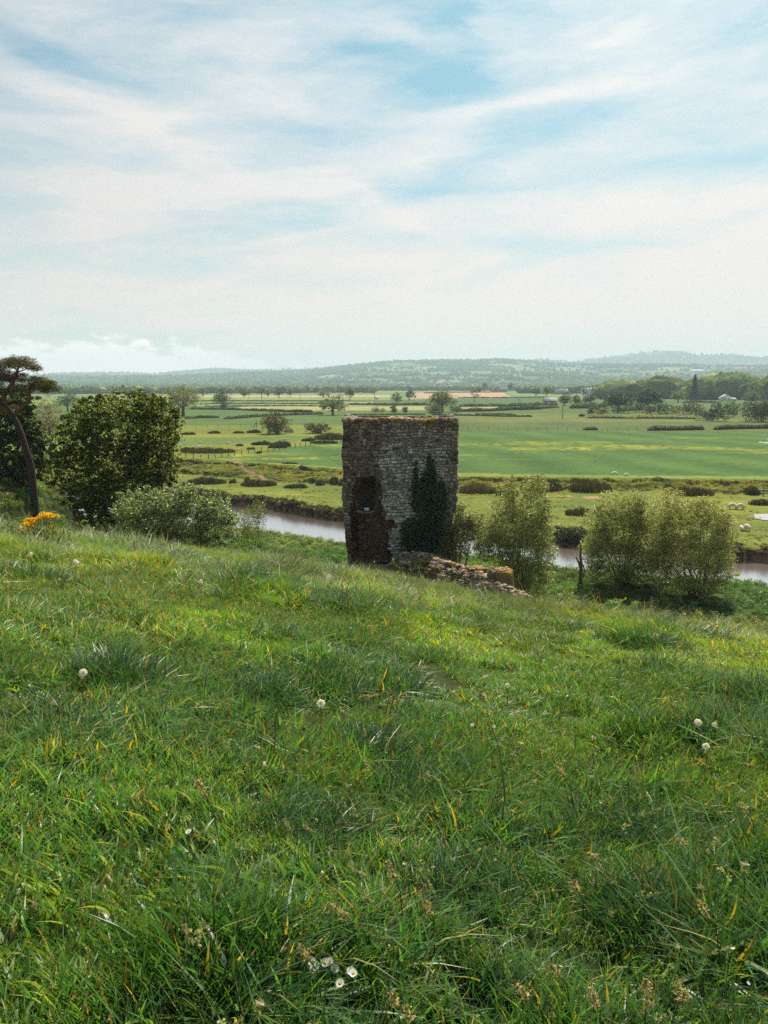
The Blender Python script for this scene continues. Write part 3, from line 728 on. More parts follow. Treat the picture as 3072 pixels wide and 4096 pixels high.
# ivy on the tower
iv = empty('ivy', (3.2, TY, 0), 'dark ivy with pointed shoots climbing the right part of the tower face', 'climbing plant')
ib = [(1720, 2080, 78, 130), (1722, 1980, 62, 90), (1660, 1985, 22, 80), (1662, 1895, 9, 52), (1722, 1890, 22, 60), (1716, 1850, 7, 30), (1700, 1915, 20, 30), (1765, 1985, 22, 60), (1764, 1935, 6, 30), (1690, 2140, 80, 60), (1745, 2010, 38, 60), (1690, 1950, 20, 60), (1650, 2110, 48, 42), (1650, 2165, 60, 60), (1740, 2180, 60, 60), (1735, 1920, 14, 50)]
ibw = [(x, TY - .05, z, rx, .52 if rx > .4 else .22, rz) for x, y, z, rx, ry, rz in pxblobs(ib, TY)]
foliage('leaf_mass', ibw, 21000, .14, M_leafd, iv, 11, (.036, .075, .034), (3.2, TY, 0), .6, alt=(.075, .12, .05), altp=.2, aspect=.8, shell=.9)
mb = MB(); r_ = np.random.default_rng(3); limbs(mb, (0, -.15, 0), [(.3, -.05, 9), (-.9, -.05, 8.4), (.9, -.05, 7.5), (.1, -.05, 6)], .09, (.1, .08, .06), r_, .1); mb.build('stem', M_bark, iv)

# pine on the mound
PD = 50.0
pb = at(139, 1915, PD); pb.z = h1(pb.x, pb.y) - .1
pine = empty('scots_pine', tuple(pb), 'leaning pine with bare reddish trunk and flat topped crown on the mound', 'tree')
def pp_(u, v, dd=0): q = at(u, v, PD + dd); return (q.x - pb.x, q.y - pb.y, q.z - pb.z)
mb = MB(); BC = (.060, .042, .034); BR = (.17, .095, .06)
mb.tube([(0, 0, 0), pp_(124, 1860), pp_(102, 1790), pp_(85, 1735), pp_(68, 1690), pp_(38, 1640), pp_(5, 1605), pp_(-40, 1580)], [.31, .25, .22, .21, .19, .15, .12, .1], BC, 9)
mb.build('trunk', M_bark, pine)
mb = MB(); r_ = np.random.default_rng(9)
mb.tube([pp_(52, 1665), pp_(85, 1632), pp_(112, 1612), pp_(119, 1585), pp_(118, 1560), pp_(124, 1535), pp_(150, 1525)], [.13, .12, .11, .10, .09, .06, .03], BR, 7)
mb.tube([pp_(15, 1612), pp_(20, 1575), pp_(50, 1535), pp_(66, 1500), pp_(73, 1470), pp_(95, 1455)], [.14, .13, .12, .10, .07, .03], BR, 7)
mb.tube([pp_(50, 1535), pp_(30, 1520), pp_(-10, 1515)], [.08, .06, .03], BR, 6)
mb.tube([pp_(18, 1590), pp_(-15, 1555), pp_(-50, 1530)], [.1, .07, .04], BR, 6)
for a, b in [((119, 1560), (200, 1535)), ((119, 1570), (160, 1560)), ((124, 1540), (175, 1520)), ((68, 1490), (130, 1478)), ((70, 1480), (20, 1465)), ((60, 1510), (90, 1540)), ((112, 1600), (150, 1650)), ((73, 1470), (110, 1450)), ((85, 1632), (60, 1590)), ((66, 1500), (35, 1490))]:
    A, B = Vector(pp_(*a)), Vector(pp_(*b, r_.uniform(-1, 1))); limbs(mb, A, [B], .05, BR, r_, .5, 5)
for q in range(46):
    a = random.Random(q).choice([(119, 1560), (124, 1535), (69, 1490), (40, 1530), (73, 1465), (150, 1525), (20, 1575)])
    limbs(mb, pp_(*a), [pp_(a[0] + r_.uniform(-60, 70), a[1] + r_.uniform(-30, 25), r_.uniform(-1.2, 1.2))], .022, BR, r_, .6, 4, 4)
mb.build('branches', M_bark, pine)
pads = [(75, 1442, 55, 13, 0, 1.2), (40, 1452, 50, 13, .5, 1.2), (105, 1460, 42, 11, -.3, 1), (140, 1474, 26, 9, 0, .8), (-10, 1468, 50, 16, 0, 1.2), (15, 1500, 45, 14, .3, 1), (45, 1515, 38, 11, .4, .9), (-20, 1530, 40, 18), (160, 1528, 34, 14, 0, .9), (190, 1540, 34, 13, 0, .8), (220, 1556, 24, 9, 0, .6), (140, 1516, 24, 9, 0, .6), (170, 1552, 32, 8, .3, .6), (100, 1545, 18, 8), (60, 1545, 25, 9, .5), (90, 1580, 18, 6, .4), (55, 1625, 18, 7, .6), (150, 1592, 16, 6), (25, 1600, 20, 8, .5), (110, 1560, 30, 9, .6), (20, 1640, 34, 14, .8), (70, 1560, 26, 10, -.5), (-20, 1630, 40, 16), (130, 1545, 20, 8), (95, 1520, 24, 8, .5), (35, 1570, 28, 10, -.4), (180, 1565, 20, 6), (-10, 1590, 24, 10), (205, 1530, 18, 7), (88, 1500, 26, 7), (5, 1560, 26, 11)]
foliage('crown', [(x - pb.x, y - pb.y, z - pb.z, rx, ry, rz) for x, y, z, rx, ry, rz in pxblobs([(a[0], a[1], a[2] * 1.08, a[3] * 1.45) + tuple(a[4:]) for a in pads], PD)], 40000, .11, M_needle, pine, 21, (.12, .11, .035), var=.4, aspect=.22, shell=.8, alt=(.16, .09, .04), altp=.22)

def shrub(name, label, cat, L, d, n, size, m, base, seed, stems=6, alt=None, altp=0., aspect=.55, var=.35, shell=.6, sr=.09, stemcol=(.09, .07, .055), group=None, up=0.0, basep=None, sub=0, mixc=.55):
    B = pxblobs(L, d); us = [b[0] for b in B]; cx = basep[0] if basep else float(np.mean(us)); cyy = d
    if basep: q = at(basep[0], basep[1], d); cx = q.x
    z0 = h1(cx, cyy) - .05; o = empty(name, (cx, cyy, z0), label, cat, group)
    B = [(x - cx, y - cyy, z - z0, a, b, c) for x, y, z, a, b, c in B]
    r_ = np.random.default_rng(seed)
    foliage('crown', B, n, size, m, o, seed, base, var=var, alt=alt, altp=altp, aspect=aspect, shell=shell, up=up, sub=sub, mixc=mixc)
    mb = MB()
    for k in range(stems):
        b = B[int(r_.integers(len(B)))]
        limbs(mb, (r_.uniform(-.3, .3) * min(2, stems / 4), r_.uniform(-.3, .3), 0), [(b[0] + r_.uniform(-.4, .4) * b[3], b[1] + r_.uniform(-.4, .4) * b[4], b[2] + r_.uniform(0, .6) * b[5])], sr, stemcol, r_, .3, 6)
    mb.build('trunk' if 'tree' in name else 'stems', M_bark, o)
    return o
# big dark bush
BB = [(520, 1620, 130, 60), (400, 1650, 95, 70), (620, 1640, 90, 60), (330, 1700, 90, 60), (690, 1700, 45, 60), (480, 1720, 170, 90), (620, 1750, 105, 80), (260, 1770, 60, 60), (300, 1830, 100, 80), (450, 1850, 140, 110), (600, 1850, 110, 100), (670, 1880, 55, 70), (380, 1950, 130, 80), (230, 1860, 45, 60), (520, 1950, 130, 80), (620, 1935, 75, 50), (450, 2010, 90, 60), (340, 1990, 90, 60), (710, 1650, 18, 26), (455, 1560, 10, 18), (490, 1552, 9, 14), (565, 1572, 18, 14), (330, 1610, 30, 24), (200, 1910, 30, 40)]
BB += [(560, 2040, 120, 50), (400, 2050, 110, 50), (300, 1930, 70, 60), (680, 1980, 50, 50), (480, 2090, 120, 40)]
BB = [b + (random.Random(i).uniform(-1.2, 1.6),) for i, b in enumerate(BB)]
shrub('sycamore_bush', 'largest dense dark green bush with yellow lit tips on the left below the mound', 'bush', BB, 43, 120000, .115, M_leaf, (.075, .10, .02), 31, 14, alt=(.40, .38, .05), altp=.17, aspect=.75, shell=.75, sub=1500, mixc=.75)  # sunlit tips painted as bright yellow leaves scattered through the crown
# trees behind the pine
shrub('broadleaf_tree', 'dark green leafy tree standing right behind the leaning pine', 'tree', [(40, 1590, 60, 40), (90, 1620, 40, 40), (130, 1820, 55, 60), (160, 1880, 60, 45), (60, 1700, 90, 80), (130, 1740, 40, 60), (60, 1640, 60, 60), (20, 1720, 80, 80), (110, 1690, 40, 60), (140, 1720, 30, 40), (60, 1800, 100, 80), (150, 1790, 40, 60), (20, 1870, 110, 70), (100, 1880, 90, 50), (-60, 1800, 80, 160), (170, 1760, 22, 20), (85, 1590, 40, 30)], 55, 30000, .19, M_leaf, (.045, .075, .02), 32, 8, alt=(.24, .26, .04), altp=.14, aspect=.75, sub=700, mixc=.85)
# grey willow bush
GWs = [(480 + 36 * q, [1988, 1978, 1972, 1960, 1968, 1955, 1950, 1944, 1952, 1960, 1968, 1984, 2004][q], 12, 22) for q in range(13)]
GW = GWs + [(560, 2030, 100, 55), (680, 2010, 100, 60), (780, 2020, 90, 55), (860, 2050, 70, 50), (500, 2060, 50, 35), (620, 2080, 120, 50), (740, 2090, 120, 60), (850, 2110, 80, 55), (920, 2080, 40, 30), (600, 1985, 60, 22), (750, 1962, 60, 25), (690, 2140, 90, 25), (455, 2045, 16, 10), (930, 2140, 35, 25)]
shrub('goat_willow', 'rounded grey green willow bush on the crest right below the largest dark bush', 'bush', GW + [(560, 2120, 110, 40), (720, 2160, 120, 40), (840, 2180, 70, 30)], 31, 52000, .085, M_willow, (.185, .215, .110), 33, 10, alt=(.42, .45, .30), altp=.3, aspect=.55, sr=.04, sub=1000)
shrub('young_willow', 'thin young willow shrub by the river right of the grey willow bush', 'shrub', [(1000, 2070, 55, 50), (1030, 2040, 30, 45), (1040, 2090, 28, 60), (960, 2110, 60, 50), (990, 2140, 60, 40), (1055, 2030, 14, 34)], 36, 4200, .08, M_willow, (.16, .185, .06), 34, 9, aspect=.4, sr=.02)
shrub('elder_shrub', 'small olive shrub at the right foot of the tower beside the ivy', 'shrub', [(1840, 2080, 40, 40), (1800, 2110, 30, 40), (1850, 2130, 55, 50), (1790, 2170, 35, 45), (1840, 2200, 45, 40), (1870, 2090, 28, 22), (1900, 2110, 30, 20), (1845, 2030, 20, 22), (1770, 2210, 30, 25)], 50, 8500, .12, M_willow, (.14, .15, .06), 35, 6, alt=(.36, .33, .18), altp=.25, sr=.05)
# willows by the river
W1 = [(2040, 1960, 30, 50), (2140, 1950, 50, 45), (2020, 2030, 60, 50), (2110, 2040, 75, 70), (2060, 2120, 110, 70), (2150, 2130, 65, 75), (1950, 2120, 70, 45), (1990, 2190, 80, 60), (2100, 2210, 100, 75), (2180, 2220, 45, 60), (2080, 2290, 90, 60), (2150, 2310, 60, 55), (1930, 2190, 40, 40), (2180, 2040, 30, 60), (1900, 2060, 30, 24), (2130, 2360, 60, 20), (2025, 1925, 10, 20), (2155, 1912, 24, 18)]
W1 = [(a, b, c * 1.12, d * 1.08) for a, b, c, d in W1]
shrub('willow_tree', 'tall airy olive willow between the tower and the forked dead trunk', 'tree', W1, 50, 72000, .115, M_willow, (.245, .255, .095), 36, 16, alt=(.40, .40, .22), altp=.38, aspect=.42, sr=.05, basep=(2085, 2370), sub=900, mixc=.35)
W2 = [(2530, 1960, 40, 50), (2500, 2010, 60, 60), (2440, 2050, 60, 50), (2550, 2040, 60, 60), (2480, 2120, 100, 70), (2400, 2130, 50, 50), (2560, 2130, 70, 80), (2470, 2210, 120, 70), (2560, 2220, 80, 70), (2450, 2280, 80, 45), (2540, 2290, 70, 40), (2380, 2220, 35, 50), (2555, 1942, 18, 22)]
W2 = [(a, 2340 - (2340 - b) * .88, c * 1.14, d) for a, b, c, d in W2] + [(2440, 2010, 60, 45), (2600, 2030, 60, 55), (2390, 2080, 55, 50), (2590, 2090, 70, 60), (2420, 2180, 80, 70), (2620, 2150, 50, 60), (2620, 2260, 60, 60), (2380, 2290, 50, 40), (2350, 2180, 30, 40)]
shrub('willow_tree', 'wide airy olive willow just right of the forked dead trunk', 'tree', W2, 57, 74000, .125, M_willow, (.26, .27, .10), 37, 16, alt=(.42, .42, .24), altp=.38, aspect=.42, sr=.05, basep=(2490, 2330), sub=900, mixc=.35)
W3 = [(2700, 2040, 60, 50), (2780, 2020, 70, 50), (2860, 2060, 50, 50), (2720, 2110, 80, 60), (2820, 2120, 90, 60), (2660, 2130, 50, 60), (2880, 2140, 40, 50), (2740, 2200, 100, 60), (2840, 2220, 80, 60), (2660, 2230, 50, 60), (2780, 2290, 110, 55), (2880, 2280, 60, 50), (2720, 2330, 60, 40), (2820, 2345, 60, 30), (2810, 1970, 30, 26), (2910, 2030, 14, 24), (2940, 2110, 20, 24)]
W3 = [(a, 2350 - (2350 - b) * .90, c * 1.14, d) for a, b, c, d in W3] + [(2640, 2060, 60, 55), (2820, 2030, 70, 45), (2900, 2090, 45, 45), (2890, 2200, 50, 70), (2630, 2180, 60, 80), (2640, 2290, 60, 60), (2690, 1990, 50, 40)]
shrub('willow_tree', 'olive willow with spreading bare stems, rightmost beside the river', 'tree', W3, 54, 74000, .12, M_willow, (.255, .26, .095), 38, 20, alt=(.42, .40, .22), altp=.38, aspect=.42, sr=.05, basep=(2790, 2370), sub=900, mixc=.35)
shrub('hawthorn_shrub', 'dark small bush on the far river bank behind the forked dead trunk', 'shrub', [(2290, 2135, 50, 28), (2340, 2145, 35, 26), (2260, 2150, 30, 20)], 79.3, 2600, .16, M_leaf, (.035, .045, .018), 39, 4, aspect=.7)
# forked dead trunk
db = at(2322, 2330, 57); dz0 = h1(db.x, db.y); dt = empty('dead_tree', (db.x, db.y, dz0), 'bare forked dead trunk standing by the river between two willows', 'dead tree')
mb = MB(); f_ = lambda u, v: tuple(at(u, v, 57) - Vector((db.x, db.y, dz0)))
mb.tube([(0, 0, -.2), f_(2322, 2300), f_(2326, 2262), f_(2321, 2225), f_(2324, 2180)], [.17, .15, .12, .09, .05], (.16, .11, .07)); mb.build('trunk', M_bark, dt)
mb = MB(); mb.tube([f_(2323, 2280), f_(2316, 2252), f_(2304, 2228)], [.11, .09, .06], (.17, .12, .08)); mb.build('branch', M_bark, dt)
mb = MB(); mb.tube([f_(2334, 2310), f_(2337, 2285), f_(2334, 2258)], [.06, .06, .04], (.15, .10, .07)); mb.build('branch', M_bark, dt)
mb = MB(); limbs(mb, f_(2326, 2235), [f_(2370, 2240), f_(2400, 2262)], .02, (.15, .1, .07), rg, .5, 4); mb.build('twig', M_bark, dt)

# ---------------------------------------------------------------- far trees
def tree(name, label, u0, u1, vt, vb, seed, base=(.05, .075, .03), kind='round', d=None, group='trees standing on the far fields', n=None, alt=None, altp=.15, m=None, trunk=True, density=1.0, cat='tree'):
    r_ = np.random.default_rng(seed); uc = (u0 + u1) / 2
    if d is None: d = on(uc, vb).y
    k = d / FPX; b = at(uc, vb, d); z0 = h1(b.x, b.y); Wm = (u1 - u0) * k; Hm = at(uc, vt, d).z - z0; big_ = 'scrub' in group; Wm *= (1.5 if big_ else 1.25) if kind == 'bush' else 1.12; Hm *= (1.38 if big_ else 1.12) if kind == 'bush' else 1.03
    o = empty(name, (b.x, b.y, z0), label, cat, group); B = []
    if kind == 'round':
        for q in range(11):
            a = r_.uniform(0, 2 * PI); rr = r_.random() ** .5 * .30; zz = r_.uniform(.45, .78)
            B.append((rr * Wm * math.cos(a), rr * Wm * math.sin(a), Hm * (zz - .06), Wm * r_.uniform(.16, .26), Wm * .2, Hm * r_.uniform(.16, .24)))
        B += [(0, 0, Hm * .52, Wm * .36, Wm * .3, Hm * .36), (-Wm * .34, 0, Hm * .40, Wm * .16, Wm * .15, Hm * .14), (Wm * .34, 0, Hm * .38, Wm * .16, Wm * .15, Hm * .14), (0, 0, Hm * .85, Wm * .2, Wm * .18, Hm * .13)]
    elif kind == 'bush':
        for q in range(9):
            a = r_.uniform(0, 2 * PI); rr = r_.random() ** .5 * .32
            B.append((rr * Wm * math.cos(a), rr * Wm * math.sin(a), Hm * r_.uniform(.3, .7), Wm * .2, Wm * .2, Hm * .27))
        B += [(0, 0, Hm * .45, Wm * .4, Wm * .3, Hm * .42), (0, 0, Hm * .2, Wm * .44, Wm * .3, Hm * .22)]
    elif kind == 'open':
        for q in range(13):
            a = r_.uniform(0, 2 * PI); rr = .2 + .25 * r_.random()
            B.append((rr * Wm * math.cos(a), rr * Wm * math.sin(a), Hm * r_.uniform(.4, .9), Wm * .13, Wm * .13, Hm * .11))
    elif kind == 'column':
        for q in range(9):
            t = q / 8; B.append((0, 0, Hm * (.12 + .8 * t), Wm * .5 * (1 - .62 * t), Wm * .5 * (1 - .62 * t), Hm * .13))
    px = (u1 - u0) * (vb - vt)
    nn = n or int(np.clip(px / 16 * 5.0 * density, 400, 9000)); sz = max(4.3 * k, .12)
    foliage('crown', B, nn, sz, m or M_leaf, o, seed, base, var=.35, alt=alt or tuple(np.array(base) * 2.1), altp=altp, aspect=.75, shell=.7, sub=(0 if kind in ('column', 'open') else int(np.clip(px / 60, 24, 260))))
    if trunk:
        mb = MB(); r0 = Wm * .034 if kind != 'open' else Wm * .025
        mb.tube([(0, 0, -.2), (r0 * .2, 0, Hm * .25), (0, r0 * .3, Hm * .5)], [r0 * 1.2, r0 * .85, r0 * .6], (.09, .07, .055))
        limbs(mb, (0, 0, Hm * .25), [(q[0], q[1], q[2]) for q in B[:6]], r0 * .5, (.09, .07, .055), r_, .25, 5)
        mb.build('trunk', M_bark, o)
    return o
YG = (.145, .15, .045); DG = (.038, .06, .022); BRN = (.115, .085, .035); MG = (.065, .09, .035)
tree('ash_tree', 'large round yellow green tree behind the right shoulder of the biggest bush', 648, 818, 1538, 1668, 101, YG, n=5200, alt=(.2, .2, .07))
tree('sycamore_tree', 'brownish sparse tree between the leaning pine and the biggest bush', 130, 268, 1575, 1760, 102, (.17, .12, .055), kind='round', n=5200, d=150, alt=(.24, .19, .08))
tree('sycamore_tree', 'grey green distant tree right of the leaning pine branch tip', 225, 318, 1556, 1660, 103, MG, n=1500, d=420)
tree('sycamore_tree', 'small dark tree top peeping over the biggest bush', 560, 625, 1562, 1640, 104, DG, n=900, d=420)
tree('holm_oak', 'dark wind shaped tree with gap in its crown left of the field centre', 852, 942, 1553, 1637, 105, DG, kind='round', n=1500)
tree('round_bush', 'small round dark bush at the foot of the wind shaped tree', 879, 912, 1605, 1639, 106, DG, kind='bush', cat='bush', trunk=False)
tree('oak_tree', 'spreading oak in the field left above the tower', 1270, 1392, 1576, 1664, 107, (.085, .10, .035), n=2600)
tree('hawthorn_bush', 'large reddish brown round bush in the field left of the tower', 1050, 1168, 1650, 1741, 108, (.085, .062, .026), kind='bush', n=5200, alt=(.17, .12, .05), cat='bush')
tree('hawthorn_bush', 'low brown green bush between the reddish bush and the tower', 1225, 1312, 1690, 1738, 109, (.075, .075, .028), kind='bush', n=2600, cat='bush')
tree('oak_tree', 'broad rounded oak standing behind the top of the tower', 1704, 1832, 1561, 1652, 110, (.085, .105, .036), n=3400)
tree('hawthorn_bush', 'round reddish green bush left under the oak behind the tower', 1711, 1770, 1614, 1658, 111, (.09, .085, .035), kind='bush', n=1400, cat='bush')
tree('hawthorn_bush', 'dark low bush right under the oak behind the tower', 1795, 1842, 1625, 1652, 112, DG, kind='bush', cat='bush', trunk=False)
tree('round_bush', 'small dark bush above the left corner of the tower top', 1608, 1633, 1627, 1652, 113, (.06, .06, .025), kind='bush', cat='bush', trunk=False)
tree('round_bush', 'small dark twiggy bush above the tower top centre', 1560, 1588, 1625, 1652, 114, DG, kind='bush', cat='bush', trunk=False)
tree('thorn_bush', 'pale twiggy bush above the tower left part', 1480, 1540, 1628, 1652, 115, (.10, .10, .045), kind='bush', cat='bush', trunk=False)
tree('field_tree', 'round tree on the skyline field above the tower centre', 1612, 1661, 1557, 1604, 116, MG)
tree('field_tree', 'small round tree left above the tower centre', 1567, 1607, 1570, 1610, 117, MG, kind='bush')
tree('field_tree', 'slim dark tree in the fields right of the spreading oak', 1381, 1418, 1549, 1602, 118, (.045, .07, .04))
tree('slim_tree', 'thin sparse tree in front of the ploughed field', 1872, 1922, 1545, 1609, 119, (.10, .11, .045), kind='open', n=420)
for i, (a, b, c, e, lb) in enumerate([(962, 990, 1556, 1592, 'pale small tree, leftmost of the hazy row'), (985, 1006, 1552, 1592, 'pale slender tree second in the hazy row'), (1029, 1062, 1541, 1590, 'tall lollipop shaped tree in the hazy row'), (1063, 1084, 1555, 1588, 'small pale tree between the tall one and the broad dark one in the hazy row'), (1092, 1140, 1550, 1592, 'broad dark tree in the middle of the hazy row'), (1147, 1176, 1552, 1589, 'egg shaped tree at the right of the hazy row'), (800, 826, 1556, 1584, 'hazy tree beside the pale far building'), (1258, 1330, 1560, 1592, 'wide pale hazy tree clump far behind the spreading oak')]):
    tree('field_tree', lb, a, b, c, e, 130 + i, [MG, YG, MG, YG, DG, MG, DG, YG][i], d=on((a + b) / 2, e).y)
# right hand side
tree('oak_tree', 'dark round oak, left of the pair on the right', 2420, 2527, 1568, 1645, 150, (.028, .045, .017), n=5600, alt=(.09, .11, .04))
tree('oak_tree', 'dark broad oak, right of the pair on the right', 2528, 2648, 1556, 1640, 151, (.028, .045, .017), n=6400, alt=(.09, .11, .04))
tree('cypress_tree', 'tall dark pointed conifer rising above the right woods', 2757, 2791, 1506, 1608, 152, (.020, .034, .018), kind='column', n=3400, trunk=True)
tree('field_tree', 'bright green tree right of the white cottage', 2972, 3034, 1560, 1617, 153, (.085, .12, .035), n=1600)
tree('field_tree', 'pale green tree left of the tall conifer', 2682, 2742, 1556, 1612, 154, (.10, .13, .05), n=1300)
tree('field_tree', 'yellow green tree between the two dark oaks tops', 2505, 2548, 1555, 1600, 155, (.13, .15, .05), d=800)
tree('field_tree', 'hazy green tree left of the farm roofs', 2122, 2165, 1545, 1590, 156, MG)
tree('field_tree', 'hazy green tree right of the long barn roof', 2168, 2206, 1543, 1592, 157, MG)
tree('field_tree', 'rounded tree right of the pale bungalow roof', 2232, 2285, 1574, 1625, 158, (.07, .09, .035), n=1100)
tree('field_tree', 'rounded dark tree second right of the bungalow roof', 2285, 2330, 1580, 1625, 159, MG)
tree('field_tree', 'dark tree left of the pair of dark oaks', 2330, 2385, 1574, 1622, 160, (.06, .075, .03), n=1100)
tree('field_tree', 'dark tree beside the white terrace', 2290, 2322, 1545, 1580, 161, DG)
tree('field_tree', 'small tree in front of the white terrace left end', 2322, 2345, 1550, 1585, 162, MG)
tree('field_tree', 'small tree standing by the two red roofed barns', 1925, 1950, 1528, 1562, 163, DG, d=1500)
tree('field_tree', 'small tree right of the two red roofed barns', 2030, 2052, 1527, 1560, 164, DG, d=1500)
bushes = [(2345, 2372, 1632, 1664), (2370, 2400, 1625, 1658), (2396, 2436, 1635, 1668), (2447, 2488, 1627, 1658), (2484, 2528, 1628, 1658), (2528, 2580, 1615, 1652), (2570, 2612, 1628, 1660), (2608, 2680, 1620, 1660), (2660, 2720, 1625, 1658), (2715, 2765, 1625, 1662), (2760, 2815, 1620, 1660), (2785, 2850, 1648, 1686), (2835, 2920, 1635, 1688), (2850, 2880, 1610, 1645), (2900, 2955, 1614, 1640), (2910, 2950, 1632, 1672), (2962, 3072, 1618, 1690), (3010, 3100, 1612, 1690), (2318, 2340, 1658, 1670)]
wh = ['leftmost', 'second', 'third', 'fourth', 'fifth', 'sixth', 'seventh', 'eighth', 'ninth', 'tenth', 'eleventh']
blab = ['small dark bush at the left end of the right hand scrub band', 'dark upright bush second from left in the right hand scrub band', 'brown tipped bush third from left in the right hand scrub band', 'round dark bush under the left dark oak', 'round grey green bush under the gap of the two oaks', 'dark bush beside the small grey shed', 'rounded bush just right of the small grey shed', 'dark wide bush under the right dark oak', 'olive bush right of the right dark oak', 'olive green bush left below the tall conifer', 'dark brown bush right below the tall conifer', 'low dark bush at the edge of the big field left of the darkest ones', 'very dark wide bush below the white cottage', 'small dark bush left of the white cottage', 'green bush right below the white cottage', 'grey green bush between the two very dark bushes', 'very dark tall bush near the right edge of the picture', 'olive brown bush at the right edge of the picture', 'tiny round bush alone in the grass left of the scrub band']
for i, (a, b, c, e) in enumerate(bushes):
    tree('hawthorn_bush', blab[i], a, b, c, e, 170 + i, [DG, BRN, MG, DG, MG, DG, BRN, DG, YG, MG, BRN, DG, DG, DG, MG, MG, DG, BRN, DG][i] if i not in (12, 16) else (.026, .036, .016), kind='bush', group='bushes of the right hand scrub band', cat='bush', trunk=False, density=1.5)
# hedges
def hedge(label, pts, hgt, wid, seed, base=(.045, .05, .02), lf=None, group='hedges between the far fields', name='hedge', gap=0.0):
    hgt = hgt * (.62 if on(*pts[0]).y > 330 else .9)
    r_ = np.random.default_rng(seed); P = [on(u, v) for u, v in pts]; o0 = P[0]
    o = empty(name, (o0.x, o0.y, h1(o0.x, o0.y)), label, 'hedge', group)
    L = [0]; 
    for a, b in zip(P[:-1], P[1:]): L.append(L[-1] + (b - a).length)
    tot = L[-1]; n = max(6, int(tot / max(.6, wid * .6))); T_ = np.linspace(0, tot, n)
    X = np.interp(T_, L, [p.x for p in P]); Y = np.interp(T_, L, [p.y for p in P]); Z = H(X, Y)
    hh = hgt * (.75 + .6 * vn(T_ / (hgt * 2.2), T_ * 0, seed)); hh[[0, -1]] *= .5
    dx, dy = np.gradient(X), np.gradient(Y); q = np.hypot(dx, dy); nx_, ny_ = dy / q, -dx / q
    prof = [(-.5, 0), (-.48, .6), (-.25, .95), (.25, .95), (.48, .6), (.5, 0)]
    V = []
    for i in range(n):
        for (a, b) in prof:
            ww = wid * (.55 + .35 * r_.random()); V.append((X[i] + nx_[i] * a * ww - o0.x, Y[i] + ny_[i] * a * ww - o0.y, Z[i] + b * hh[i] * (.6 + .25 * r_.random()) - o.location.z))
    K = len(prof); F = [[i * K + k, (i + 1) * K + k, (i + 1) * K + k + 1, i * K + k + 1] for i in range(n - 1) for k in range(K - 1)]
    mb = MB(); mb.add(V, F, np.array(base))
    d = float(np.mean(Y)); sz = max(3.2 * d / FPX, .16); nl = int(np.clip(tot * (hgt + wid) / (sz * sz) * 3.2, 300, 26000))
    ti = r_.random(nl) * tot; qx, qy = np.interp(ti, T_, X), np.interp(ti, T_, Y); th = r_.uniform(-.15, PI + .15, nl)
    nxx, nyy, hx = np.interp(ti, T_, nx_), np.interp(ti, T_, ny_), np.interp(ti, T_, hh)
    lp = np.stack([qx + nxx * np.cos(th) * wid * .52 - o0.x, qy + nyy * np.cos(th) * wid * .52 - o0.y, np.interp(ti, T_, Z) + hx * np.sin(th).clip(0) ** .6 * (.7 + .45 * r_.random(nl)) - o.location.z], 1)
    V2, F2 = leaves(lp, sz, r_, .8); mb.add(V2, F2, tints(nl, r_, base, .4, alt=tuple(np.array(base) * 2.3), altp=.2))
    mb.build('foliage', M_leaf, o); return o
HB = (.05, .055, .022); HR = (.08, .06, .025)
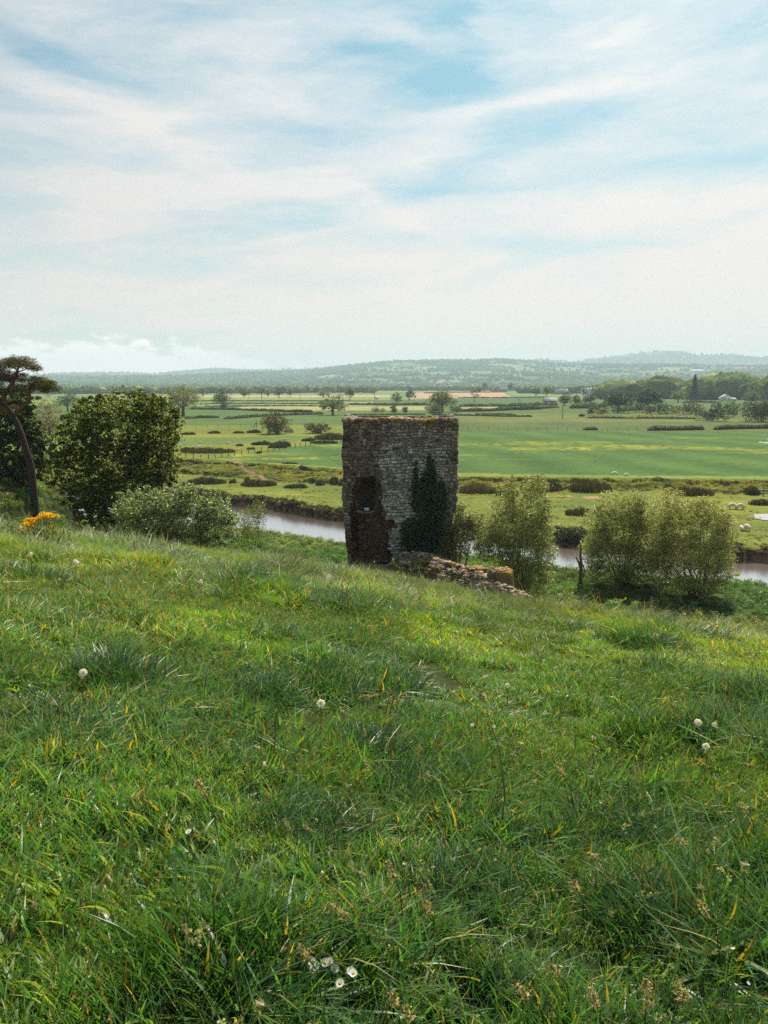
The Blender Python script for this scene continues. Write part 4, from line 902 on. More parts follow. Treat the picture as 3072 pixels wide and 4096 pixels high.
HE = [
    ('low brown topped hedge at the left below the yellow green tree', [(745, 1679), (800, 1676), (878, 1675)], 1.6, 2.5, HB),
    ('long low hedge line left of the reddish bush', [(900, 1680), (960, 1677), (1065, 1668), (1160, 1664), (1290, 1660)], 1.6, 2.2, HB),
    ('dark bank hedge from the yellow green tree toward the spreading oak', [(760, 1640), (900, 1642), (1060, 1647), (1120, 1650), (1250, 1652)], 1.8, 2.5, DG),
    ('straight dark hedge behind the wind shaped tree, nearer of the double line', [(818, 1629), (1000, 1627), (1270, 1627)], 1.0, 2.5, DG),
    ('straight dark hedge behind the wind shaped tree, farther of the double line', [(818, 1618), (1000, 1616), (1360, 1617)], 1.0, 2.5, DG),
    ('thin far hedge behind the hazy row of trees', [(640, 1606), (900, 1606), (1400, 1607)], 1.0, 2.5, DG),
    ('thin far hedge left of the broad oak behind the tower', [(1395, 1622), (1560, 1623), (1712, 1622)], 2.2, 3.5, HB),
    ('thin hedge seen just above the tower top', [(1395, 1666), (1480, 1664), (1600, 1662), (1700, 1663)], 1.0, 2, DG),
    ('hedge between oak behind the tower and the bungalow, far line', [(1838, 1629), (1950, 1628), (2100, 1626), (2160, 1622), (2230, 1622)], 2.8, 3, HB),
    ('thick dark hedge right of the oak behind the tower, near line', [(1838, 1649), (1950, 1648), (2060, 1642), (2160, 1640)], 2.8, 3, DG),
    ('bushy hedge end below the bungalow', [(2085, 1643), (2130, 1640), (2160, 1638)], 4.6, 4, HB),
    ('dark hedge right of the bungalow toward the scrub', [(2165, 1637), (2230, 1633)], 2.2, 3, HR),
    ('dark clipped hedge left of the scrub band', [(2280, 1636), (2340, 1636), (2420, 1632)], 4.2, 4, DG),
    ('dark low bank hedge across the field right of the tower', [(1730, 1664), (1850, 1666), (2000, 1670), (2130, 1671)], 1.1, 2.2, DG),
    ('brownish low bank hedge above the dark one right of the tower', [(1900, 1660), (2000, 1661), (2060, 1664)], .9, 2, HR),
    ('pale brambly strip along the foot of the right scrub band', [(2345, 1676), (2500, 1678), (2650, 1678), (2790, 1680)], 1.9, 4, (.20, .20, .09)),
    ('short clipped reddish hedge stub on the field right of the tower', [(2332, 1725), (2388, 1725)], 1.2, 1.6, HR),
    ('clipped brown topped hedge at the far side of the big field', [(2592, 1727), (2700, 1726), (2812, 1724)], 1.5, 1.8, HR),
    ('clipped hedge at the far side of the big field at the right edge', [(2860, 1724), (2950, 1720), (3200, 1716)], 1.6, 1.8, HR),
    ('dense dark hedge left of the white terrace', [(2210, 1578), (2290, 1578)], 5, 8, DG),
    ('dark hedge in front of the cypress', [(2735, 1614), (2800, 1612), (2860, 1614)], 2.6, 4, HB),
    ('thin line of hedge along the near edge of the ploughed field', [(1830, 1594), (2000, 1594), (2180, 1592)], 1.6, 3, DG),
    ('dark line of hedge along the far edge of the ploughed field', [(1700, 1575), (1800, 1572), (2000, 1571)], 2.2, 4, DG),
]
for i, (lb, pts, h_, w_, c) in enumerate(HE): hedge(lb, pts, h_, w_, 300 + i, c)
# ---------------------------------------------------------------- masses of far woodland
def crowns(name, X, Y, Hh, seed, nl=0, base=(.035, .055, .022), z=None):
    r_ = np.random.default_rng(seed); n = len(X); Z = z if z is not None else H(X, Y); mb = MB()
    bm = []
    import bmesh
    b_ = bmesh.new(); bmesh.ops.create_icosphere(b_, subdivisions=1 if nl == 0 else 2, radius=1); iv_ = np.array([v.co[:] for v in b_.verts]); fi = np.array([[v.index for v in f.verts] for f in b_.faces]); b_.free()
    k = len(iv_); J = 1 + .32 * (r_.random((n, k)) - .5) * 2
    Wd = Hh * r_.uniform(.45, .75, n)
    V = np.stack([X[:, None] + iv_[None, :, 0] * J * Wd[:, None], Y[:, None] + iv_[None, :, 1] * J * Wd[:, None], Z[:, None] + Hh[:, None] * (.52 + .48 * iv_[None, :, 2] * J)], -1).reshape(-1, 3)
    F = (fi[None] + (np.arange(n) * k)[:, None, None]).reshape(-1, 3)
    c = np.array(base)[None] * (.6 + .9 * r_.random((n, 1))) * (1 + .25 * (r_.random((n, 3)) - .5)); yl = r_.random(n) < .16; c[yl] = c[yl] * np.array((2.1, 1.7, 1.3))
    mb.add(V, F, np.repeat(c, k, 0))
    if nl:
        q = r_.integers(0, n, n * nl); d = r_.normal(size=(len(q), 3)); d /= np.linalg.norm(d, axis=1)[:, None]
        rr = .8 + .35 * r_.random(len(q))
        P = np.stack([X[q] + d[:, 0] * Wd[q] * rr, Y[q] + d[:, 1] * Wd[q] * rr, Z[q] + Hh[q] * (.52 + .5 * d[:, 2] * rr)], 1)
        V2, F2 = leaves(P, 1.7, r_, .8); mb.add(V2, F2, np.repeat(c[q] * (.6 + .9 * r_.random((len(q), 1))), 4, 0))
    o = mb.build(name, M_wood_far, None); return tagit(o, kind='stuff')
r_ = np.random.default_rng(77)
def wedge(n, r0, r1, a0=-.60, a1=.60):
    a = r_.uniform(a0, a1, n); r = 1 / r_.uniform(1 / r1, 1 / r0, n); return r * np.sin(a), r * np.cos(a)
# hill woods and hedgerow trees
x, y = wedge(150000, 2500, 8600); z = hz(x, y); a, b = lattice(x, y); fa, fb_ = a - np.floor(a), b - np.floor(b); rr_ = np.hypot(x, y)
keep = (woodmask(x, y) & (r_.random(len(x)) < .42)) | (((fa < .07) | (fb_ < .07)) & (r_.random(len(x)) < .38)) | (r_.random(len(x)) < .006)
keep &= (rr_ < 5900) | (rr_ > 6800)
x, y, z = x[keep], y[keep], z[keep]; crowns('hillside_woods', x, y, r_.uniform(8, 17, len(x)) * (1 + .3 * (np.hypot(x, y) > 4500)), 5, 0, (.085, .14, .075), z)
# valley floor woods between the fields and the hills
x, y = wedge(26000, 1250, 3000); ph = np.arctan2(x, y); r0 = np.hypot(x, y)
a, b = lattice(x, y); fa, fb_ = a - np.floor(a), b - np.floor(b)
thr = np.interp(ph, [-.5, -.1, 0, .2, .5], [.36, .38, .45, .46, .42])
keep = (fb(x / 260, y / 90, 131, 4) > thr + .12 * (1 - sst(1300, 1800, r0))) | ((fa < .1) | (fb_ < .1)) & (r_.random(len(x)) < .6)
keep &= ~((ph > azel(1500, 1540)[0]) & (ph < azel(2080, 1540)[0]) & (r0 < 1700))
x, y = x[keep], y[keep]; crowns('valley_woods', x, y, r_.uniform(5, 12, len(x)), 6, 6, (.11, .15, .07), hz(x, y))
# wood on the right behind the cottages
x, y = wedge(520, 780, 1250, azel(2395, 1540)[0], .62); ph = np.arctan2(x, y); top = np.interp(ph, [azel(u, 1540)[0] for u in (2400, 2450, 2560, 2640, 2700, 2760, 2850, 2900, 3000, 3072)], [14, 19, 18, 25, 19, 19, 23, 27, 24, 23])
keep = (np.hypot(x, y) > 860) | (fb(x / 70, y / 70, 4) > .5)
crowns('woodland', x[keep], y[keep], (top * r_.uniform(.7, 1.05, len(x)))[keep], 7, 230, (.145, .18, .065))

# ---------------------------------------------------------------- buildings
def house(label, u0, u1, vb, vt, wall, roof, seed, d=None, name='house', cat='house', chim=0, wins=4, ridge=.45, depth=None, gable=False, group='buildings far across the plain', door=False):
    uc = (u0 + u1) / 2; d = d or on(uc, vb).y; k = d / FPX; p = at(uc, vb, d); z0 = h1(p.x, p.y); Wd = (u1 - u0) * k; Hh = max((at(uc, vt, d).z - z0), 2.4); D_ = depth or max(6, Wd * .45)
    o = empty(name, (p.x, p.y, z0), label, cat, group); eh = Hh * (1 - ridge); mb = MB()
    if gable: Vw = [(-Wd / 2, 0, 0), (Wd / 2, 0, 0), (Wd / 2, 0, eh), (0, 0, Hh), (-Wd / 2, 0, eh), (-Wd / 2, D_, 0), (Wd / 2, D_, 0), (Wd / 2, D_, eh), (0, D_, Hh), (-Wd / 2, D_, eh)]; mb.add(Vw, [[0, 1, 2, 3, 4], [9, 8, 7, 6, 5]], wall); mb.add(Vw, [[1, 6, 7, 2], [0, 4, 9, 5]], wall)
    else: Vw = [(-Wd / 2, 0, 0), (Wd / 2, 0, 0), (Wd / 2, D_, 0), (-Wd / 2, D_, 0), (-Wd / 2, 0, eh), (Wd / 2, 0, eh), (Wd / 2, D_, eh), (-Wd / 2, D_, eh), (-Wd / 2, D_ / 2, Hh), (Wd / 2, D_ / 2, Hh)]; mb.add(Vw, [[0, 1, 5, 4], [2, 3, 7, 6]], wall); mb.add(Vw, [[1, 2, 6, 9, 5], [3, 0, 4, 8, 7]], wall)
    mb.build('wall', M_paint, o)
    mb = MB(); t = .25; e = .5
    if gable: 
        for s_ in (-1, 1): mb.add([(s_ * (Wd / 2 + e), -e, eh - .4), (0, -e, Hh + t), (0, D_ + e, Hh + t), (s_ * (Wd / 2 + e), D_ + e, eh - .4), (s_ * (Wd / 2 + e), -e, eh - .4 + t), (0, -e, Hh + 2 * t), (0, D_ + e, Hh + 2 * t), (s_ * (Wd / 2 + e), D_ + e, eh - .4 + t)], [[0, 1, 2, 3], [4, 7, 6, 5], [0, 4, 5, 1], [3, 2, 6, 7], [0, 3, 7, 4]], roof)
    else:
        for (ya, yb) in ((-e, D_ / 2), (D_ + e, D_ / 2)): mb.add([(-Wd / 2 - e, ya, eh - .3), (Wd / 2 + e, ya, eh - .3), (Wd / 2 + e, yb, Hh + .1), (-Wd / 2 - e, yb, Hh + .1), (-Wd / 2 - e, ya, eh - .3 + t), (Wd / 2 + e, ya, eh - .3 + t), (Wd / 2 + e, yb, Hh + .1 + t), (-Wd / 2 - e, yb, Hh + .1 + t)], [[0, 1, 2, 3], [4, 7, 6, 5], [0, 4, 5, 1], [1, 5, 6, 2], [0, 3, 7, 4]], roof)
    ro = mb.build('roof', M_roof, o)
    for c in range(chim):
        mb = MB(); x = -Wd / 2 + Wd * (c + .5) / chim; mb.box((x, D_ / 2, Hh + .9), (1.3, 1.0, 2.6), (.22, .10, .07)); mb.box((x, D_ / 2, Hh + 2.3), (1.5, 1.2, .25), (.2, .1, .08)); mb.build('chimney', M_stone, ro)
    for c in range(wins):
        mb = MB(); x = -Wd / 2 + Wd * (c + .5) / wins; mb.box((x, -.03, eh * .55), (min(1.3, Wd / wins * .4), .1, eh * .4), (.03, .035, .04)); mb.build('window', M_roof, o)
    return o
WH, CR, RD, SL, LR = (.74, .74, .72), (.60, .56, .50), (.36, .17, .12), (.30, .30, .31), (.58, .56, .54)
house('long white terrace with a row of red chimneys behind the dark hedge', 2332, 2404, 1580, 1552, WH, LR, 1, d=1050, chim=6, wins=8, ridge=.4)
house('white gabled cottage in the woods right of the tall conifer', 2886, 2926, 1606, 1580, (.62, .66, .68), (.45, .47, .5), 2, gable=True, wins=2)
house('small pink annexe beside the white gabled cottage', 2924, 2944, 1607, 1592, (.62, .48, .42), LR, 3, wins=1)
house('red brick farm building with pale roof, left of the far pair', 1971, 2000, 1558, 1546, RD, LR, 4, d=1400, gable=True, wins=1)
house('red brick farm building with pale roof, right of the far pair', 1999, 2030, 1558, 1548, RD, LR, 5, d=1400, wins=3)
house('long low barn with pale roof left of a hazy tree', 2095, 2128, 1569, 1555, (.28, .16, .12), LR, 6, name='barn', cat='barn', wins=2, ridge=.55)
house('wide pale roofed farmhouse between the barn and the white terrace', 2225, 2272, 1574, 1556, CR, LR, 7, chim=2, wins=4, d=1150, ridge=.55)
house('pale roof behind the hazy trees right of the barn', 2160, 2180, 1566, 1553, CR, LR, 8, wins=1, d=1200)
house('white bungalow with wide pale roof by the field hedge', 2178, 2226, 1612, 1593, (.30, .16, .10), (.62, .60, .58), 9, name='bungalow', cat='bungalow', wins=3, ridge=.6)
house('faint grey roofs far left above the ploughed field', 1851, 1880, 1556, 1547, LR, LR, 10, d=1900, wins=2)
house('pale far white building behind the wind shaped tree', 822, 862, 1574, 1564, WH, WH, 11, d=1500, name='farm_shed', cat='shed', wins=1)
house('grey roofed shed in the far field behind the right shoulder of the biggest bush', 624, 656, 1600, 1586, (.4, .45, .5), (.36, .42, .46), 12, name='farm_shed', cat='shed', wins=1)
house('small grey shed with pale curved roof in the scrub under the dark oaks', 2552, 2580, 1640, 1622, (.16, .12, .10), (.58, .55, .52), 13, name='farm_shed', cat='shed', wins=1)
house('small square pale building in the field left above the tower', 1502, 1513, 1610, 1599, (.42, .5, .5), (.4, .46, .46), 14, name='farm_shed', cat='shed', wins=1, d=760)
house('white house on the hillside right, small and hazy', 2390, 2403, 1494, 1488, WH, WH, 15, d=3300, wins=0)
house('pale house high on the right hillside', 2898, 2915, 1467, 1461, WH, LR, 16, d=4300, wins=0)
for i, (u0, u1, v, d, lb) in enumerate([(310, 352, 1546, 2500, 'long pale far building in the valley left'), (1890, 1912, 1536, 2600, 'pale far building above the ploughed field'), (2765, 2810, 1478, 3900, 'long pale far building row on the right hill'), (2165, 2195, 1505, 3000, 'pale far building at the hill foot centre right')]):
    x, y, z = ray((u0 + u1) / 2, v); k = d / y; zz = float(hz(np.array([x * k]), np.array([d]))[0]); Wd = (u1 - u0) * d / FPX
    o = empty('farm_building', (x * k, d, zz + 3), lb, 'farm building', 'buildings far across the plain'); mb = MB(); mb.box((0, 0, 0), (Wd, 14, 9), (.6, .58, .55)); mb.build('wall', M_paint, o)
    mb = MB(); mb.add([(-Wd / 2 - 1, -8, 4.3), (Wd / 2 + 1, -8, 4.3), (Wd / 2 + 1, 0, 9), (-Wd / 2 - 1, 0, 9), (-Wd / 2 - 1, 8, 4.3), (Wd / 2 + 1, 8, 4.3)], [[0, 1, 2, 3], [3, 2, 5, 4]], (.6, .6, .62)); mb.build('roof', M_roof, o)
# poles
for i, (u, vt, vb, lb) in enumerate([(2250, 1588, 1679, 'tall wooden power pole alone in the field right of the tower'), (1580, 1618, 1700, 'grey power pole rising behind the tower top'), (1736, 1655, 1700, 'short pole just behind the right part of the tower top'), (1047, 1570, 1614, 'thin far power pole below the lollipop tree'), (1199, 1578, 1612, 'thin far power pole left of the spreading oak'), (2075, 1594, 1632, 'far power pole near the bungalow'), (1498, 1570, 1625, 'thin far power pole above the tower left part')]):
    p = on(u, vb); z0 = h1(p.x, p.y); Hh = at(u, vt, p.y).z - z0; o = empty('power_pole', (p.x, p.y, z0), lb, 'power pole', 'power poles over the fields')
    mb = MB(); mb.tube([(0, 0, -.3), (0, 0, Hh)], [.17, .12], (.10, .085, .07), 8); mb.build('pole', M_wood, o)
    mb = MB(); mb.box((0, 0, Hh - .5), (1.9, .12, .14), (.1, .085, .07)); [mb.box((q, 0, Hh - .32), (.1, .1, .22), (.3, .3, .3)) for q in (-.8, 0, .8)]; mb.build('crossarm', M_wood, o)
# fences
def fence(label, pts, step, hgt, group=None, rad=.07):
    P = [on(u, v) for u, v in pts]; o = empty('field_fence', (P[0].x, P[0].y, h1(P[0].x, P[0].y)), label, 'fence', group); O = o.location; L = [0]
    for a, b in zip(P[:-1], P[1:]): L.append(L[-1] + (b - a).length)
    n = int(L[-1] / step); tops = []; rr = random.Random(len(label))
    for i in range(n + 1):
        t = i * L[-1] / n; x, y = float(np.interp(t, L, [p.x for p in P])), float(np.interp(t, L, [p.y for p in P])); z = h1(x, y); hh = hgt * rr.uniform(.85, 1.12)
        mb = MB(); mb.tube([(x - O.x, y - O.y, z - O.z - .2), (x - O.x + rr.uniform(-.08, .08), y - O.y, z - O.z + hh)], [rad, rad * .9], (.11, .085, .06), 5)
        if i < 100: mb.build('post', M_wood, o)
        tops.append((x - O.x, y - O.y, z - O.z))
    mb = MB()
    for f in (.35, .65, .92): mb.tube([(a, b, c + hgt * f) for a, b, c in tops], [.012] * len(tops), (.2, .2, .2), 3)
    mb.build('wire', M_wood, o)
fence('post and wire fence running from the biggest bush up to the tower', [(745, 1858), (800, 1850), (830, 1846), (950, 1828), (1080, 1812), (1200, 1795), (1300, 1781), (1440, 1760)], 2.3, 1.15, rad=.09)
fence('thin post fence along the far side of the big field right of the tower', [(1834, 1727), (2000, 1727), (2200, 1727), (2590, 1728)], 3.2, 1.1, rad=.07)
fence('faint far post fence left of the reddish bush', [(740, 1716), (900, 1714), (1050, 1712)], 3.5, 1.1)
p = on(1026, 1715); o = empty('fence_strut', (p.x, p.y, h1(p.x, p.y)), 'dark leaning braced post in the far field left of the reddish bush', 'fence post'); mb = MB(); mb.tube([(0, 0, -.2), (0, 0, 2.3)], [.12, .1], (.05, .04, .03)); mb.build('post', M_wood, o); mb = MB(); mb.tube([(-1.2, 0, 0), (0, 0, 1.8)], [.1, .1], (.05, .04, .03)); mb.build('brace', M_wood, o)
p = on(3052, 1985); o = empty('wooden_gate', (p.x, p.y, h1(p.x, p.y)), 'weathered wooden gate by the rushes at the right edge', 'gate')
for q in (0, 1.3, 3.2): mb = MB(); mb.tube([(q, 0, -.1), (q, 0, 1.5)], [.09, .08], (.2, .17, .13), 6); mb.build('post', M_wood, o)
for q in (.7, 1.15): mb = MB(); mb.box((1.5, -.1, q), (3.4, .05, .13), (.24, .2, .15)); mb.build('rail', M_wood, o)
p = on(3035, 1978); o = empty('driftwood_log', (p.x, p.y, h1(p.x, p.y) + .1), 'pale bleached log lying in front of the wooden gate', 'log'); mb = MB(); mb.tube([(-1.3, 0, 0), (-.3, 0, .2), (.8, 0, .35), (1.6, 0, .3)], [.12, .14, .12, .05], (.42, .36, .30)); mb.build('log_trunk', M_bark, o)
p = on(1158, 1735); o = empty('boulder', (p.x, p.y, h1(p.x, p.y)), 'whitish boulder right of the large reddish bush', 'rock'); mb = MB(); mb.box((0, 0, .4), (2.6, 1.4, 1.1), (.6, .58, .52), .2, .6, np.random.default_rng(4)); mb.box((.9, .1, .5), (1.0, 1, 1.2), (.6, .58, .52), .7, .4, np.random.default_rng(5)); mb.build('stone_mass', M_stone, o)

# ---------------------------------------------------------------- rushes
def rushes(label, u0, u1, vb, hpx, i, base=(.045, .045, .02), d=None):
    hpx *= .86; uc = (u0 + u1) / 2; p = on(uc, vb); d = p.y; k = d / FPX; Wd, Hh = (u1 - u0) * k, hpx * k; r_ = np.random.default_rng(900 + i)
    z0 = h1(p.x, p.y); o0 = (p.x, p.y, z0); n = int(np.clip(Wd * 260, 500, 5200)); dep = max(Wd * .28, .9)
    t = r_.uniform(-1, 1, n); q = r_.uniform(-1, 1, n); m = t * t * .9 + q * q < 1; t, q = t[m], q[m]; n = len(t)
    x = t * Wd / 2; y = q * dep + dep; hh = Hh * (.55 + .45 * vn(x / max(.9, Hh * .8) + i * 9, y / 1.3, 3)) * (1.02 - .5 * np.abs(t) ** 3) * (.75 + .5 * vn(x / .35 + i * 3, y / .5, 5)) * r_.uniform(.55, 1.15, n)
    gz = H(x + p.x, y + p.y) - z0; a = r_.uniform(0, PI, n); w_ = max(.03, .9 * k); lx, ly = r_.normal(size=(2, n)) * .16 * hh
    dx, dy = np.cos(a) * w_, np.sin(a) * w_
    V = np.stack([np.stack([x - dx, y - dy, gz - .05], 1), np.stack([x + dx, y + dy, gz - .05], 1), np.stack([x + dx * .6 + lx, y + dy * .6 + ly, gz + hh], 1), np.stack([x - dx * .6 + lx, y - dy * .6 + ly, gz + hh], 1)], 1).reshape(-1, 3)
    me = mesh_np('rush_clump', V, np.arange(4 * n).reshape(n, 4), tints(n, r_, base, .4, alt=(.20, .17, .09), altp=.2)); me.materials.append(M_rush)
    o = bpy.data.objects.new('rush_clump', me); COL.objects.link(o); o.location = o0; tagit(o, label, 'rushes', 'clumps of rushes on the washland')
RC = [(735, 895, 1940, 30, 'widest rush clump beside the right edge of the biggest bush'), (912, 940, 1936, 16, 'tiny rush tuft right of the widest left clump'), (955, 1102, 1948, 30, 'long dark rush clump left above the river bend'), (975, 992, 1928, 26, 'small upright rush tuft on the dyke path'), (1130, 1230, 1956, 22, 'rush clump between the long clump and the tower'), (1262, 1298, 1944, 24, 'small rush clump, first left of the tower'), (1316, 1352, 1942, 24, 'small rush clump, second left of the tower'), (1352, 1376, 1945, 20, 'rush clump touching the left edge of the tower'),
 (710, 930, 1822, 20, 'long dark rush strip in the yellow field beside the biggest bush'), (715, 780, 1812, 18, 'rush tuft behind the long strip in the yellow field'), (1000, 1090, 1788, 18, 'dark rush patch above the fence, left part'), (1080, 1160, 1795, 28, 'thick rush patch above the fence, middle part'), (1070, 1145, 1800, 22, 'rush patch right at the fence'), (940, 972, 1792, 10, 'pair of small tufts left of the rush patches'), (984, 1018, 1806, 12, 'small rush tuft just above the fence'), (1024, 1045, 1822, 10, 'small tuft on the fence line'), (1204, 1260, 1772, 16, 'rush tuft left of the tower by the bend of the fence'), (1255, 1372, 1766, 34, 'dark rush and bramble bank touching the tower left edge'), (1240, 1350, 1782, 14, 'brown rush strip below the dark bank left of the tower'),
 (720, 778, 1745, 12, 'far rush tuft at the left of the yellow field'), (828, 880, 1740, 12, 'second far rush tuft of the yellow field'), (930, 975, 1739, 13, 'third far rush tuft of the yellow field'), (982, 1043, 1738, 14, 'far rush tuft left of the reddish bush'), (1120, 1190, 1868, 11, 'low tufts at the lower edge of the green field'),
 (1838, 1995, 1978, 48, 'large brown grey rush bed right of the tower'), (2090, 2262, 1970, 38, 'rush bed partly behind the tall willow'), (2286, 2465, 1974, 40, 'long dark rush bed under the two sheep on the dyke'), (2270, 2400, 2068, 36, 'dark green rush clump above the river between the willows'), (2662, 2708, 1973, 26, 'small rush clump behind the right willow top'), (2700, 2875, 1988, 40, 'wide rush clump behind the rightmost willow'), (2985, 3052, 1982, 36, 'dark square rush clump near the wooden gate'), (3010, 3110, 2024, 30, 'dark rush clump at the right edge above the pond'), (2705, 2830, 2060, 34, 'brown bramble clump between the willow tops'), (1985, 2080, 1990, 40, 'rush bed just left behind the tall willow')]
for i, (a, b, c, h_, lb) in enumerate(RC): rushes(lb, a, b, c, h_, i, [(.070, .066, .034), (.055, .062, .028), (.085, .070, .040)][i % 3] if i != 24 else (.13, .105, .07))

# scrub along the far river bank
def bank_scrub():
    r_ = np.random.default_rng(60); mb = MB()
    xx = r_.uniform(-34, 42, 1000); e = yf(xx); dens = fb(xx * .16, xx * 0, 62); m = dens > .30; xx, e = xx[m], e[m]
    for x, y0 in zip(xx, e):
        y = y0 + r_.uniform(.1, 2.6); z = h1(x, y); s_ = r_.uniform(.14, .40) * (1.5 if vn(np.array([x * .25]), np.array([0.]), 66)[0] > .7 else 1); n = 70; d = r_.normal(size=(n, 3)); d /= np.linalg.norm(d, axis=1)[:, None]; P = np.array([x, y, z + s_ * .3]) + d * s_ * np.array((1, 1, .75)) * r_.uniform(.5, 1.1, (n, 1))
        V, F = leaves(P, .16, r_, .5); mb.add(V, F, tints(n, r_, [(.05, .05, .022), (.035, .045, .018), (.11, .11, .06)][int(r_.integers(3))], .4))
    tagit(mb.build('bank_scrub', M_leaf), kind='stuff')
bank_scrub()

# ---------------------------------------------------------------- sheep
def sheep_proto(graze=True, seed=0):
    o = empty('sheep', (0, 0, -50), 'x', 'sheep')
    me = bpy.data.meshes.new('body')
    v = [(-.42, 0, .62), (-.15, 0, .66), (.18, 0, .66), (.42, 0, .62)] + ([(.56, 0, .46), (.66, 0, .30), (.76, 0, .16)] if graze else [(.60, 0, .76), (.72, 0, .92), (.90, 0, .86)])
    e = [(0, 1), (1, 2), (2, 3), (3, 4), (4, 5), (5, 6)]; r = [.24, .30, .30, .24, .13, .095, .05]
    for x, base in ((-.38, 0), (.36, 3)):
        for s_ in (-1, 1):
            k = len(v); v += [(x, s_ * .13, .40), (x + (.05 if x > 0 else -.05), s_ * .13, .2), (x, s_ * .13, 0.0)]; e += [(base, k), (k, k + 1), (k + 1, k + 2)]; r += [.10, .05, .04]
    k = len(v); v += [(-.62, 0, .5)]; e += [(0, k)]; r += [.05]
    me.from_pydata(v, e, []); b = bpy.data.objects.new('body', me); COL.objects.link(b); b.parent = o
    md = b.modifiers.new('s', 'SKIN'); 
    for i, q in enumerate(me.skin_vertices[0].data): q.radius = (r[i], r[i]); q.use_root = (i == 0)
    su = b.modifiers.new('u', 'SUBSURF'); su.levels = 2; su.render_levels = 2
    bpy.context.view_layer.update(); ev = bpy.data.meshes.new_from_object(b.evaluated_get(bpy.context.evaluated_depsgraph_get()))
    b.modifiers.clear(); b.data = ev; n = len(ev.vertices); co = np.empty(n * 3); ev.vertices.foreach_get('co', co); co = co.reshape(-1, 3)
    wool = (co[:, 2] > .33) & (co[:, 0] < .6)
    co[:, 2] *= .92
    co2 = co * (1 + .05 * (fb(co[:, 0] * 9, co[:, 1] * 9 + co[:, 2] * 7, seed)[:, None] - .5) * wool[:, None]); ev.vertices.foreach_set('co', co2.ravel())
    C = np.where(wool[:, None], np.array((.72, .60, .46)), np.array((.55, .44, .34))); a = ev.color_attributes.new('tint', 'FLOAT_COLOR', 'POINT'); c4 = np.ones((n, 4)); c4[:, :3] = C; a.data.foreach_set('color', c4.ravel()); ev.materials.clear(); ev.materials.append(M_wool)
    ev.polygons.foreach_set('use_smooth', [True] * len(ev.polygons))
    hx, hz_ = v[6][0], v[6][2]
    for s_ in (-1, 1):
        mb = MB(); mb.add([(hx - .1, s_ * .06, hz_ + .12), (hx - .06, s_ * .16, hz_ + .10), (hx - .02, s_ * .07, hz_ + .08), (hx - .07, s_ * .08, hz_ + .14)], [[0, 1, 3], [1, 2, 3], [0, 2, 1]], (.4, .3, .24)); mb.build('ear', M_wool, o)
    return o
def clone(o, loc, rz, s_, label, group):
    c = o.copy(); COL.objects.link(c); c.location = loc; c.rotation_euler = (0, 0, rz); c.scale = (s_,) * 3; c['label'] = label; c['group'] = group
    for ch in o.children: d = ch.copy(); COL.objects.link(d); d.parent = c
    return c
SP = [sheep_proto(True, 1), sheep_proto(False, 2)]; used = [False, False]
SH = [(2458, 1904, 180, 1.2, 0, 'left of the two grazing sheep on the dyke rim'), (2505, 1910, 178, 1.12, 0, 'right of the two grazing sheep on the dyke rim'), (2552, 2022, 20, 1.1, 0, 'sheep half hidden behind the left top of the middle willow'), (2684, 2030, 95, 1.15, 0, 'sheep seen between the two right willows, facing away'), (2930, 2036, 175, 1.25, 0, 'left sheep of the pair standing head to tail above the pond'), (2960, 2038, 8, 1.25, 0, 'right sheep of the pair standing head to tail above the pond'), (2898, 2094, 172, 1.2, 0, 'single grazing sheep beside the top of the rightmost willow'), (2966, 2124, 80, .85, 1, 'smaller lamb standing close beside a ewe by the pond'), (2986, 2124, 98, 1.2, 0, 'ewe standing close beside its lamb by the pond'),
 (792, 1795, 10, 1.15, 0, 'sheep in the yellow field near the biggest bush, left of the pair'), (800, 1790, 190, 1.0, 0, 'sheep in the yellow field near the biggest bush, behind the pair'), (845, 1797, 0, 1.2, 1, 'sheep in the yellow field above the long rush strip'), (799, 1774, 0, 1.0, 0, 'sheep resting alone farther back in the yellow field'), (914, 1777, 180, .95, 0, 'pale sheep alone in the middle of the left field'), (1138, 1764, 0, 1.1, 1, 'sheep right of the left field under the reddish bush'), (1145, 1762, 180, 1.0, 0, 'sheep beside another one under the reddish bush'), (1151, 1771, 10, .8, 0, 'small lamb under the pair of sheep below the reddish bush'), (1016, 1772, 10, .75, 0, 'tiny lamb left of the pair below the reddish bush'), (952, 1802, 20, .8, 0, 'lamb near the small rush tufts above the fence'), (726, 1707, 0, .9, 1, 'pale sheep at the left by the fence behind the biggest bush')]
for k in range(7): SH.append((1062 + k * 8 + (k % 2) * 3, 1620 + (k % 3), 15 * k, 1.4, k % 2, ['first', 'second', 'third', 'fourth', 'fifth', 'sixth', 'seventh'][k] + ' white dot of the far flock from the left in front of the double hedge'))
for u, v, rz, s_, kd, lb in SH:
    p = on(u, v); z = h1(p.x, p.y); q = on(u, v, z); q.z = h1(q.x, q.y)
    g = 'sheep grazing on the plain'
    if not used[kd]:
        o = SP[kd]; used[kd] = True; o.location = q; o.rotation_euler = (0, 0, R(rz)); o.scale = (s_ * .80,) * 3; o['label'] = lb; o['group'] = g
    else: clone(SP[kd], q, R(rz), s_ * .80, lb, g)

